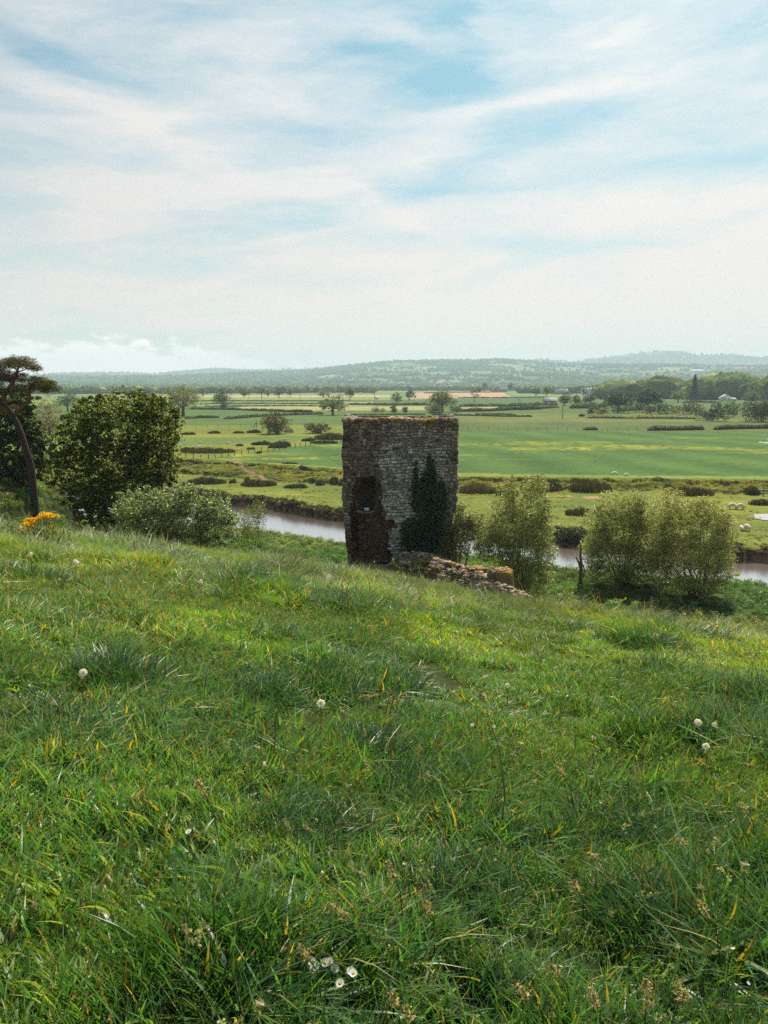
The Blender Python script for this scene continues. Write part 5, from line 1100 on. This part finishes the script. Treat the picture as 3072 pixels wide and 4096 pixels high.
# ================================================================ GRASS
def blades(n, rad, h, w_, seed, lean=.55, droop=.5, base=(.060, .135, .030), dead=.05, seg=4, seedhead=0, hv=.5):
    r = np.random.default_rng(seed); a = r.uniform(0, 2 * PI, n); rr = rad * np.sqrt(r.random(n)); bx, by = rr * np.cos(a), rr * np.sin(a)
    hd = r.uniform(0, 2 * PI, n); hh = h * (1 - hv * r.random(n)); L = lean * (.3 + .9 * r.random(n)); dr = droop * r.random(n) ** 1.5
    W_ = w_ * (.5 + .9 * r.random(n)); V = np.zeros((n, (seg + 1) * 2, 3)); tw = r.normal(size=n) * .7
    for s_ in range(seg + 1):
        t = s_ / seg; out = L * hh * (t * .35 + t * t * (.65 + dr * .8)); zz = hh * (t - dr * t * t * .62)
        cx, cy_ = bx + np.cos(hd) * out, by + np.sin(hd) * out; ww = W_ * (1 - t ** 2.2) * .5 + .0002; aa = hd + PI / 2 + tw * t
        for q, sg in enumerate((-1, 1)):
            V[:, s_ * 2 + q, 0] = cx + sg * np.cos(aa) * ww; V[:, s_ * 2 + q, 1] = cy_ + sg * np.sin(aa) * ww; V[:, s_ * 2 + q, 2] = zz + sg * ww * .35 - .02
    m = (seg + 1) * 2; F = np.array([[2 * i, 2 * i + 1, 2 * i + 3, 2 * i + 2] for i in range(seg)]); F = (F[None] + (np.arange(n) * m)[:, None, None]).reshape(-1, 4)
    c = np.array(base)[None] * (.65 + .75 * r.random((n, 1))) * (1 + .25 * (r.random((n, 3)) - .5)); yl = r.random(n) < .28; c[yl] *= np.array((1.75, 1.25, .9)); dd = r.random(n) < dead * 1.5; c[dd] = np.where(r.random((dd.sum(), 1)) < .55, np.array((.40, .31, .12)), np.array((.50, .27, .04))) * (.6 + .8 * r.random((dd.sum(), 1)))
    C = np.repeat(c, m, 0); grad = np.tile(np.repeat(np.linspace(0, 1, seg + 1), 2), n)[:, None]
    return V.reshape(-1, 3), F, C, (bx, by, hd, hh, L)
def tuft(name, parts, seeds=None):
    mb = MB()
    for kw in parts:
        V, F, C, _ = blades(**kw); mb.add(V, F, C)
    if seeds:
        r = np.random.default_rng(seeds[0])
        for q in range(seeds[1]):
            a = r.uniform(0, 2 * PI); hh = seeds[2] * r.uniform(.7, 1.1); l = r.uniform(.15, .6) * hh; x0, y0 = r.uniform(-.05, .05, 2); pts = [(x0 + math.cos(a) * l * t * t, y0 + math.sin(a) * l * t * t, hh * (t - .12 * t * t)) for t in (0, .35, .7, 1)]
            mb.tube(pts, [.0016, .0014, .0012, .001], (.12, .13, .05), 3); e = Vector(pts[-1]); dv = (e - Vector(pts[-2])).normalized(); hl = seeds[3] * r.uniform(.7, 1.3); n = 26
            tt = r.random(n); P = np.array([tuple(e + dv * hl * (t - .2)) for t in tt]) + r.normal(size=(n, 3)) * .0035
            V, F = leaves(P, .012, r, .5, .8); mb.add(V, F, tints(n, r, (.36, .28, .15), .4))
    V = np.concatenate(mb.V); me = mesh_np(name, V, [np.concatenate(f) for f in mb.F.values()], np.concatenate(mb.C)); me.materials.append(M_grass)
    return bpy.data.objects.new(name, me)
def scatter(name, protos, P, rot, scl, idx, tint, mt):
    me = bpy.data.meshes.new(name); me.vertices.add(len(P)); me.vertices.foreach_set('co', np.ascontiguousarray(P, np.float32).ravel())
    for nm, ty, arr, key in (('rot', 'FLOAT_VECTOR', rot, 'vector'), ('scl', 'FLOAT_VECTOR', scl, 'vector'), ('idx', 'INT', idx, 'value'), ('itint', 'FLOAT_COLOR', tint, 'color')):
        a = me.attributes.new(nm, ty, 'POINT'); a.data.foreach_set(key, np.ascontiguousarray(arr, np.int32 if ty == 'INT' else np.float32).ravel())
    me.materials.append(mt); o = bpy.data.objects.new(name, me); COL.objects.link(o)
    g = bpy.data.node_groups.new(name + '_nodes', 'GeometryNodeTree'); g.interface.new_socket('Geometry', in_out='INPUT', socket_type='NodeSocketGeometry'); g.interface.new_socket('Geometry', in_out='OUTPUT', socket_type='NodeSocketGeometry')
    gi, go = g.nodes.new('NodeGroupInput'), g.nodes.new('NodeGroupOutput'); mp = g.nodes.new('GeometryNodeMeshToPoints'); g.links.new(gi.outputs[0], mp.inputs[0])
    gt = g.nodes.new('GeometryNodeGeometryToInstance')
    for p in reversed(protos):
        oi = g.nodes.new('GeometryNodeObjectInfo'); oi.inputs['Object'].default_value = p; oi.inputs['As Instance'].default_value = False; g.links.new(oi.outputs['Geometry'], gt.inputs[0])
    ip = g.nodes.new('GeometryNodeInstanceOnPoints'); g.links.new(mp.outputs[0], ip.inputs['Points']); g.links.new(gt.outputs[0], ip.inputs['Instance']); ip.inputs['Pick Instance'].default_value = True
    def na(nm, ty):
        n = g.nodes.new('GeometryNodeInputNamedAttribute'); n.data_type = ty; n.inputs[0].default_value = nm; return [s_ for s_ in n.outputs if s_.enabled][0]
    er = g.nodes.new('FunctionNodeEulerToRotation'); g.links.new(na('rot', 'FLOAT_VECTOR'), er.inputs[0])
    g.links.new(na('idx', 'INT'), ip.inputs['Instance Index']); g.links.new(er.outputs[0], ip.inputs['Rotation']); g.links.new(na('scl', 'FLOAT_VECTOR'), ip.inputs['Scale']); g.links.new(ip.outputs[0], go.inputs[0])
    md = o.modifiers.new('scatter', 'NODES'); md.node_group = g; return tagit(o, kind='stuff')
GB = (.120, .206, .054)
PR = []
for i in range(4): PR.append(tuft('lawn', [dict(n=56, rad=.10, h=.088, w_=.0066, seed=i, base=GB, lean=.9, dead=.10)]))                     # 0-3 short
for i in range(3): PR.append(tuft('meadow', [dict(n=44, rad=.09, h=.125, w_=.0070, seed=10 + i, base=(.098, .178, .054), lean=1.1, droop=1.0, dead=.05), dict(n=16, rad=.1, h=.12, w_=.005, seed=20 + i, base=GB)]))   # 4-6
for i in range(2): PR.append(tuft('tussock', [dict(n=80, rad=.09, h=.17, w_=.0068, seed=30 + i, base=(.058, .122, .038), lean=.7, droop=1.0, dead=.04, hv=.6)]))  # 7-8 dark long
for i in range(2): PR.append(tuft('pale', [dict(n=64, rad=.12, h=.18, w_=.0058, seed=40 + i, base=(.150, .21, .085), lean=1.15, droop=1.0, dead=.14)], None))   # 9-10 pale bending
for i in range(2): PR.append(tuft('seeding', [dict(n=24, rad=.08, h=.12, w_=.0066, seed=50 + i, base=(.105, .18, .042), lean=.8, droop=.9)], (60 + i, 2, .27, .05)))   # 11-12
PR.append(tuft('clover', [dict(n=12, rad=.1, h=.06, w_=.016, seed=70, base=(.06, .13, .035), lean=1.6, droop=.6), dict(n=22, rad=.1, h=.14, w_=.005, seed=71, base=GB)]))   # 13
PR.append(tuft('dock', [dict(n=9, rad=.04, h=.10, w_=.017, seed=72, base=(.09, .17, .04), lean=1.3, droop=.9, dead=.0, hv=.4), dict(n=24, rad=.1, h=.10, w_=.006, seed=73, base=GB)]))   # 14
r = np.random.default_rng(1234)
def ring(r0, r1, dens, amax=.66):
    n = int(dens * amax * (r1 * r1 - r0 * r0)); q = np.sqrt(r.uniform(r0 * r0, r1 * r1, n)); a = r.uniform(-amax, amax, n); return q * np.sin(a), q * np.cos(a)
A = [ring(.9, 2.6, 620), ring(2.6, 5, 420), ring(5, 10, 240), ring(10, 20, 150), ring(20, 36, 34), ring(36, 50, 7)]
BS = [1.0, 1.0, 1.1, 1.25, 1.7, 2.2]
x = np.concatenate([a[0] for a in A]); y = np.concatenate([a[1] for a in A]); lod = np.concatenate([np.full(len(a[0]), b) for a, b in zip(A, BS)]); n = len(x); rr_ = np.hypot(x, y)
long_ = fb(x * .55, y * .55, 201, 4) + .05 * np.clip(x / (.4 * rr_ + .1), -1, 1) - .03 * (rr_ < 6); clump = fb(x * 1.6, y * 1.6, 202, 3); warm = fb(x * .35 + 9, y * .35, 203, 4); pal = fb(x * .3, y * .3, 204, 3)
idx = r.integers(0, 4, n); u_ = r.random(n)
lg = (long_ + .25 * (clump - .5) > .50 + .02 * (rr_ < 4)); idx[lg & (u_ < .75)] = 4 + r.integers(0, 3, (lg & (u_ < .75)).sum())
tk = (long_ + .5 * (clump - .5) > .58); tk &= (u_ < .45); idx[tk] = 7 + r.integers(0, 2, tk.sum())
edge_ = sst(9, 15, rr_); pe = (u_ < edge_ * (.25 + .6 * (pal > .5))) ; idx[pe] = 9 + r.integers(0, 2, pe.sum())
sd = (r.random(n) < np.interp(rr_, [1, 4, 10, 20], [.014, .010, .008, .012]) * (.4 + 1.6 * (x > -.4))); idx[sd] = 11 + r.integers(0, 2, sd.sum())
cl = (r.random(n) < .05) & (rr_ < 7); idx[cl] = 13
dk_ = (r.random(n) < .007) & (rr_ < 6); idx[dk_] = 14
hum_ = fb(x * 2.3, y * 2.3, 206, 2)
sc0 = (.7 + .55 * r.random(n)) * (.35 + 1.05 * clump + .45 * (hum_ > .5)) * np.interp(rr_, [1, 6, 14, 22], [1, 1.0, 1.0, 1.0])
SZ = np.stack([sc0 * lod, sc0 * lod, sc0 * (1 + (lod - 1) * .45)], 1)
# hand placed tussocks
HT = [(460, 2740, 80, .20, 1.25), (1080, 2800, 50, .18, 1.0), (2560, 2590, 90, .5, 1.5), (2030, 2460, 40, .7, 1.3), (1060, 2560, 26, .4, 1.0), (1560, 3090, 60, .42, .95), (2600, 3700, 50, .22, 1.0), (1240, 3330, 30, .25, .9), (2250, 2520, 40, .5, 1.1), (120, 2330, 30, .5, 1.1), (690, 2230, 30, .5, 1.2), (300, 2900, 20, .3, .9), (1870, 3560, 26, .22, .9), (2900, 2900, 30, .35, 1.0), (20, 2120, 60, .8, 1.5), (2420, 3330, 30, .3, 1.0), (2800, 2560, 50, .6, 1.3), (1820, 2420, 40, .5, 1.1)]
hx, hy, hs = [], [], []
def groundhit(u, v):
    dx, dy, dz = ray(u, v); t = np.linspace(1.2, 60, 3000) / dy; zz = EYE + dz * t; g = H(dx * t, dy * t); k = np.argmax(zz < g); return dx * t[k], dy * t[k], g[k]
for (u, v, k, rad, s_) in HT:
    gx, gy, gz = groundhit(u, v); a = r.uniform(0, 2 * PI, k); q = rad * np.sqrt(r.random(k)); hx += list(gx + q * np.cos(a)); hy += list(gy + q * np.sin(a)); hs += list(s_ * 1.5 * (1 - .4 * q / rad) * r.uniform(.8, 1.15, k))
m = len(hx); x = np.concatenate([x, hx]); y = np.concatenate([y, hy]); idx = np.concatenate([idx, 7 + r.integers(0, 2, m)]); SZ = np.concatenate([SZ, np.stack([hs, hs, hs], 1)]); n2 = len(x)
warm = np.concatenate([warm, np.full(m, .35)]); pal = np.concatenate([pal, np.full(m, .4)])
gap = (fb(x * 2.0 + 7, y * 2.0, 207, 2) < .40) & (r.random(n2) < .75) & (np.arange(n2) < n)
psi = 9.0 * fb(x * .8, y * .8, 208, 3) - 4.2; Lz = .10 + .62 * fb(x * 1.1, y * 1.1, 209, 2) * (np.arange(n2) < n); rz_ = r.uniform(0, 2 * PI, n2); fl = psi - rz_
P = np.stack([x, y, H(x, y) - .005], 1); rot = np.stack([-Lz * np.sin(fl) + r.normal(size=n2) * .1, Lz * np.cos(fl) + r.normal(size=n2) * .1, rz_], 1)
yw = np.clip((warm - .42) * 4, 0, 1)[:, None]; tint = (np.array((.80, .93, .98)) * (1 - yw) + np.array((1.12, 1.10, .82)) * yw) * (.82 + .36 * r.random((n2, 1))); tint[:n] *= (1 - .0 * u_[:, None]); tint = np.concatenate([tint, np.ones((n2, 1))], 1)
kp = ~gap
for (u, v) in [(333, 2835), (1284, 2967), (2792, 3025), (2824, 3112), (805, 2406), (2860, 2999), (2030, 2832), (1060, 3145), (302, 2358)] + [(q, 4020) for q in (1250, 1300, 1340, 1405)] + [(1360, 4082), (754, 3396)]:
    gx, gy, gz = groundhit(u, v); kp &= np.hypot(x - gx, (y - gy + .05 + .01 * gy) / 1.3) > .055 + .012 * gy
scatter('meadow_grass', PR, P[kp], rot[kp], SZ[kp], idx[kp], tint[kp], M_grass)
# lush weeds on the lower bank and around the tower
WP = []
def weed(name, nl, rad, h, sz, base, alt, altp, seed, umb=0):
    rw = np.random.default_rng(seed); th = rw.random(nl) ** .7; a = rw.uniform(0, 2 * PI, nl); q = rad * np.sqrt(rw.random(nl)) * (1 - .3 * th); Pw = np.stack([q * np.cos(a), q * np.sin(a), th * h], 1)
    V, F = leaves(Pw, sz, rw, .5); mb = MB(); mb.add(V, F, tints(nl, rw, base, .4, alt=alt, altp=altp))
    for k in range(umb):
        c = np.array((rw.uniform(-rad, rad) * .8, rw.uniform(-rad, rad) * .8, h * rw.uniform(1.0, 1.35))); Pu = c + rw.normal(size=(14, 3)) * np.array((.05, .05, .012)); V, F = leaves(Pu, .04, rw, .9); mb.add(V, F, tints(14, rw, (.42, .42, .28), .2)); mb.tube([tuple(c * np.array((.8, .8, 0))), tuple(c)], [.008, .005], (.1, .14, .05), 3)
    me = mesh_np(name, np.concatenate(mb.V), [np.concatenate(f) for f in mb.F.values()], np.concatenate(mb.C)); me.materials.append(M_grass); return bpy.data.objects.new(name, me)
WP = [weed('nettle', 190, .45, .55, .11, (.13, .21, .055), (.24, .28, .08), .25, 1), weed('nettle', 190, .45, .6, .11, (.11, .19, .05), (.20, .27, .075), .25, 2), weed('parsley', 150, .4, .5, .10, (.12, .19, .055), (.2, .23, .08), .2, 3, 5), weed('parsley', 120, .4, .5, .10, (.13, .18, .055), (.2, .23, .08), .2, 4, 8),
      tuft('reedgrass', [dict(n=110, rad=.35, h=.6, w_=.022, seed=80, base=(.075, .115, .035), lean=.6, droop=.9, dead=.12)])]
n = 26000; x = r.uniform(-34, 46, n); y = r.uniform(24, 108, n); Yn = yn(x); keep = (y < Yn - .5) & (np.abs(np.arctan2(x, y)) < .66) & ~((x > TX0 + .3) & (x < TX1 - .2) & (y > TY + .2) & (y < TY + DP - .3))
keep &= (r.random(n) < np.interp(y, [24, 40, 80, 108], [.9, .75, .55, .4])); x, y, Yn = x[keep], y[keep], Yn[keep]; n = len(x)
pm = fb(x * .22, y * .22, 211); um = fb(x * .3, y * .3, 212); idx = np.where(pm > .55, 4, r.integers(0, 2, n)); mm = (um > .54) & (r.random(n) < .7); idx[mm] = 2 + r.integers(0, 2, mm.sum()); s0 = (.5 + .6 * r.random(n)) * (.6 + .7 * fb(x * .5, y * .5, 213)) * np.where(y > Yn - 5, .55, 1) * np.where(y < 34, .6, 1)
warm = fb(x * .15, y * .15, 214); yw = np.clip((warm - .4) * 4, 0, 1)[:, None]; tint = np.concatenate([(np.array((.75, .92, .95)) * (1 - yw) + np.array((1.25, 1.15, .85)) * yw) * (.8 + .4 * r.random((n, 1))), np.ones((n, 1))], 1)
scatter('bank_weeds', WP, np.stack([x, y, H(x, y) - .03], 1), np.stack([r.normal(size=n) * .1, r.normal(size=n) * .1, r.uniform(0, 6.28, n)], 1), np.stack([s0, s0, s0], 1), idx, tint, M_grass)

n = 34000; x = r.uniform(-46, 66, n); y = r.uniform(62, 150, n); D_ = yd(x); keep = (y > yf(x) + .8) & (y < D_ + np.interp(x, [-60, -10, 5, 100], [11, 10, 4, 4])) & (np.abs(np.arctan2(x, y)) < .62) & (fb(x * .3, y * .5, 221, 3) > np.where(y > D_, .42, .57))
x, y = x[keep], y[keep]; n = len(x); s0 = (.18 + .3 * r.random(n)) * np.where(y > yd(x), 1.3, .9); yw = (fb(x * .1, y * .2, 222)[:, None] > .5)
tint = np.concatenate([np.where(yw, np.array((1.9, 1.35, .8)), np.array((1.1, 1.0, .8))) * (.7 + .5 * r.random((n, 1))), np.ones((n, 1))], 1)
scatter('washland_grass', WP, np.stack([x, y, H(x, y) - .02], 1), np.stack([x * 0, x * 0, r.uniform(0, 6.28, n)], 1), np.stack([s0 * 1.3, s0 * 1.3, s0], 1), np.where(r.random(n) < .7, 4, 0), tint, M_grass)
# ---------------------------------------------------------------- flowers
DC = [(333, 2691, 16, 'white dandelion clock left of the big dark tussock'), (1284, 2814, 17, 'largest round dandelion clock in the middle of the meadow'), (2792, 2890, 15, 'round dandelion clock on the right, above another one'), (2824, 2986, 14, 'round dandelion clock on the right, lower of the two'), (805, 2325, 9, 'small dandelion clock high on the slope left of the tower'), (2860, 2900, 11, 'half blown dandelion clock right of the upper round one'), (2030, 2742, 10, 'loose dandelion clock on the slope right of the middle'), (1060, 3055, 10, 'blown dandelion clock low in the middle left'), (302, 2250, 12, 'fluffy seed head below the orange flowers'), (125, 2216, 8, 'small seed head directly under the orange flowers'), (2370, 3110, 10, 'ragged seed head right of the middle near the bottom'), (2375, 2950, 9, 'pale drooping seed head on the right half')]
for i, (u, v, rp, lb) in enumerate(DC):
    gx, gy, gz = groundhit(u, v + rp * 9); d = gy; c = at(u, v, d); rad = rp * d / FPX; rad = min(rad, .035 if rp < 13 else .030 * 1.2); r_ = np.random.default_rng(i)
    o = empty('dandelion', (gx, gy, gz), lb, 'dandelion', 'dandelion seed heads in the meadow'); C0 = np.array((c.x - gx, c.y - gy, max(c.z - gz, .08)))
    mb = MB(); mb.tube([(0, 0, -.02), tuple(C0 * np.array((.4, .4, .55))), tuple(C0)], [.0025, .0022, .002], (.26, .17, .06), 5); mb.build('stem', M_leaf, o)
    n = 260; dv = r_.normal(size=(n, 3)); dv /= np.linalg.norm(dv, axis=1)[:, None]; 
    if rp < 12: dv = dv[(dv[:, 0] + r_.normal(size=n) * .3) < .3]
    V, F = leaves(C0 + dv * rad * r_.uniform(.75, 1.0, (len(dv), 1)), rad * .5, r_, .5); mb = MB(); mb.add(V, F, tints(len(dv), r_, (.90, .87, .83), .08)); mb.build('seed_head', M_petal, o)
    mb = MB(); V, F = leaves(C0 + r_.normal(size=(20, 3)) * rad * .13, rad * .3, r_, .9); mb.add(V, F, (.25, .16, .08)); mb.build('seeds', M_leaf, o)
DS = [(1248, 3848), (1262, 3862), (1252, 3875), (1300, 3850), (1318, 3846), (1340, 3873), (1402, 3882), (1412, 3892), (1360, 3932), (754, 3326), (1890, 2898), (1975, 2905)]
DL = ['topmost left daisy of the white cluster at the bottom', 'daisy second in the white cluster at the bottom', 'lowest left daisy of the white cluster at the bottom', 'daisy in the middle of the white cluster, left one', 'daisy in the middle of the white cluster, right one', 'daisy just right of the white cluster middle', 'right pair of daisies at the bottom, upper one', 'right pair of daisies at the bottom, lower one', 'single daisy below the white cluster', 'single white daisy in the left part of the meadow', 'small white daisy right of the big dandelion clock, left one', 'small white daisy right of the big dandelion clock, right one']
for i, (u, v) in enumerate(DS):
    gx, gy, gz = groundhit(u, v + (150 if v > 3500 else 70)); c = at(u, v, gy - .01); r_ = np.random.default_rng(i + 50); o = empty('daisy', (gx, gy, gz), DL[i], 'daisy', 'daisies in the meadow'); C0 = Vector((c.x - gx, c.y - gy, max(c.z - gz, .06)))
    rad = .0135; tl = Vector((r_.normal() * .3, -.5 + r_.normal() * .2, 1)).normalized(); a = tl.orthogonal().normalized(); b = tl.cross(a); V, F = [], []
    for k in range(16):
        th = 2 * PI * k / 16; e = a * math.cos(th) + b * math.sin(th); sd_ = tl.cross(e); j = len(V)
        V += [tuple(C0 + e * rad * .25), tuple(C0 + e * rad * .7 + sd_ * rad * .16), tuple(C0 + e * rad + tl * .002), tuple(C0 + e * rad * .7 - sd_ * rad * .16)]; F.append([j, j + 1, j + 2, j + 3])
    mb = MB(); mb.add(V, F, (.78, .78, .76)); mb.build('petals', M_petal, o)
    mb = MB(); Vc_ = [tuple(C0 + tl * .004)] + [tuple(C0 + (a * math.cos(t) + b * math.sin(t)) * rad * .33 + tl * .0015) for t in np.linspace(0, 2 * PI, 9)[:-1]]; mb.add(Vc_, [[0, 1 + k, 1 + (k + 1) % 8] for k in range(8)], (.75, .5, .04)); mb.build('flower_centre', M_petal, o)
    mb = MB(); mb.tube([(0, 0, -.01), tuple(C0 * .6), tuple(C0)], [.001] * 3, (.1, .16, .05), 4); mb.build('stem', M_leaf, o)
# orange wallflowers on the crest
gx, gy, gz = groundhit(170, 2180); wf = empty('orange_wildflower', (gx, gy, gz), 'clump of orange yellow flowers on tall stems at the left end of the crest', 'flower clump')
r_ = np.random.default_rng(8); heads = [(175, 2060, 20), (200, 2062, 16), (160, 2068, 12), (225, 2066, 14), (122, 2080, 20), (140, 2078, 14), (105, 2096, 14), (118, 2100, 15), (135, 2094, 13), (112, 2124, 11), (207, 2106, 7), (77, 2116, 6), (145, 2178, 6), (190, 2056, 12)]
mbs = MB()
for k, (u, v, rp) in enumerate(heads):
    c = at(u, v, gy + r_.uniform(-.3, .3)); C0 = np.array((c.x - gx, c.y - gy, c.z - gz)); q = rp * gy / FPX; n = int(26 * (rp / 10) ** 2) + 12
    d = r_.normal(size=(n, 3)); d /= np.linalg.norm(d, axis=1)[:, None]; V, F = leaves(C0 + d * np.array((1.15, 1.0, .62)) * q * r_.uniform(.3, 1, (n, 1)), .034, r_, .95); mb = MB(); mb.add(V, F, tints(n, r_, (.90, .58, .02), .15, .05)); mb.build('flower_head', M_petal, wf)
    mbs.tube([(C0[0] * .4, C0[1] * .4, -.05), (C0[0] * .75, C0[1] * .7, C0[2] * .6), tuple(C0)], [.008, .006, .004], (.13, .13, .06), 4)
mbs.build('stems', M_leaf, wf)
n = 420; P = np.stack([r_.uniform(-.5, .5, n), r_.uniform(-.3, .3, n), r_.uniform(0, .38, n)], 1); V, F = leaves(P, .07, r_, .3, .6); mb = MB(); mb.add(V, F, tints(n, r_, (.11, .14, .07), .35, alt=(.22, .17, .10), altp=.2)); mb.build('leaves', M_leaf, wf)
for i, (u, v, lb) in enumerate([(526, 2203, 'small single yellow dandelion flower on the slope'), (1265, 2316, 'small yellow flower left of the tower below the crest'), (1225, 2386, 'tiny yellow flower low left of the tower')]):
    gx, gy, gz = groundhit(u, v + 12); c = at(u, v, gy); o = empty('yellow_flower', (gx, gy, gz), lb, 'flower', 'single yellow flowers'); C0 = np.array((c.x - gx, c.y - gy, max(c.z - gz, .1))); r_ = np.random.default_rng(i)
    V, F = leaves(C0 + r_.normal(size=(60, 3)) * np.array((.022, .022, .008)), .025, r_, .5); mb = MB(); mb.add(V, F, (.80, .48, .02)); mb.build('petals', M_petal, o); mb = MB(); mb.tube([(0, 0, -.01), tuple(C0)], [.003, .002], (.15, .16, .06), 4); mb.build('stem', M_leaf, o)
# bare brown stalks
ST = [(1253, 2700, 1233, 2835), (1520, 2740, 1503, 2900), (1562, 2765, 1528, 2900), (1575, 2785, 1550, 2890), (1106, 2850, 1090, 3060), (1046, 2690, 1042, 2750), (380, 2390, 362, 2480), (2375, 2935, 2372, 3110), (2300, 2940, 2297, 3030), (1098, 2948, 1080, 3010)]
SL_ = ['bare brown stalk left above the largest dandelion clock', 'tallest of three bare stalks right of the largest dandelion clock', 'middle of three bare stalks right of the largest dandelion clock', 'reddish of three bare stalks right of the largest dandelion clock', 'long brown stalk left below the largest dandelion clock', 'short pale bent stalk left of the largest dandelion clock', 'thin brown stalk high on the left slope', 'dark stalk under the drooping seed head on the right', 'brown stalk beside the drooping seed head on the right', 'short thick stalk beside the long brown one']
for i, (u0, v0, u1, v1) in enumerate(ST):
    gx, gy, gz = groundhit(u1, v1); c = at(u0, v0, gy); o = empty('flower_stalk', (gx, gy, gz), SL_[i], 'flower stalk', 'bare stalks in the meadow'); C0 = Vector((c.x - gx, c.y - gy, max(c.z - gz, .05)))
    mb = MB(); mb.tube([(0, 0, -.02), tuple(C0 * .5 + Vector((.004, 0, 0))), tuple(C0)], [.0035, .003, .0026], (.25, .16, .05), 5); mb.build('stem', M_leaf, o)
    mb = MB(); mb.tube([tuple(C0), tuple(C0 + Vector((0, 0, .008))), tuple(C0 + Vector((0, 0, .014)))], [.004, .006, .003], (.3, .24, .14), 6); mb.build('bare_head', M_leaf, o)
# tall seeding grass stems near the camera
SG = [(790, 3120, 880, 3300, .10), (1550, 3440, 1610, 3640, .1), (1330, 3620, 1450, 3760, .1), (1200, 3780, 1290, 3960, .09), (2230, 3050, 2300, 3200, .1), (2790, 3600, 2880, 3780, .12), (2050, 3930, 2200, 4090, .1), (2360, 3960, 2390, 4096, .1), (2580, 3920, 2550, 4070, .1), (1700, 3600, 1730, 3720, .1), (1620, 4030, 1640, 4120, .08), (1560, 3970, 1590, 4110, .08), (2200, 3860, 2280, 3980, .08), (2350, 3410, 2440, 3450, .09), (2700, 3350, 2820, 3400, .1), (2960, 3210, 3020, 3300, .08), (2290, 3530, 2330, 3620, .06), (2740, 3960, 2650, 4040, .08)]
GL = ['brown seeding grass stem highest of those in the left half', 'seeding grass stem in the bottom middle leaning left, upper one', 'thick brown seed head above the white daisies and to their right', 'seed head leaning just left over the white daisies', 'seeding grass stem highest of those in the right half', 'big golden forked seed head on the lower right', 'reddish seed head low on the right half by the bottom edge', 'pale seed head standing on the right of the reddish one at the bottom', 'bright golden seed head near the bottom right of the dark tussock', 'short seed head in the middle just right of the pair of crossing stems', 'brown upright seed head at the bottom edge, right of two', 'brown upright seed head at the bottom edge, left of two', 'drooping brown seed head left above the reddish one', 'nearly horizontal pale seed head right of the picture middle', 'arched golden seed head at the right', 'brown seed head near the right edge, uppermost', 'short dark seed head left of the dark right tussock', 'curled brown seed head right of the bright golden one at the bottom']
for i, (u0, v0, u1, v1, hl) in enumerate(SG):
    gx, gy, gz = groundhit(min(u1 + 10, 3200), v1 + 130); c = at(u0, v0, gy - .05); o = empty('seeding_grass_stem', (gx, gy, gz), GL[i], 'grass stem', 'seeding grass stems near the camera')
    r_ = np.random.default_rng(i + 400); C0 = Vector((c.x - gx, c.y - gy, max(c.z - gz, .1))); B0 = [Vector((0, 0, -.02)), C0 * .45 + Vector((.01, 0, .05)), C0]; mb = MB(); mb.tube([tuple(p) for p in B0], [.0022, .0018, .0012], (.10, .12, .045), 5); mb.build('stem', M_leaf, o)
    dv = (B0[1] - C0).normalized(); n = 120; tt = r_.random(n); wv = .006 * (.4 + np.sin(tt * PI)); P = np.array([tuple(C0 + dv * hl * .8 * t) for t in tt]) + r_.normal(size=(n, 3)) * wv[:, None]; V, F = leaves(P, .011, r_, .45, .5); mb = MB(); mb.add(V, F, tints(n, r_, (.46, .36, .20), .4, alt=(.14, .13, .05), altp=.3)); mb.build('seed_head', M_leaf, o)
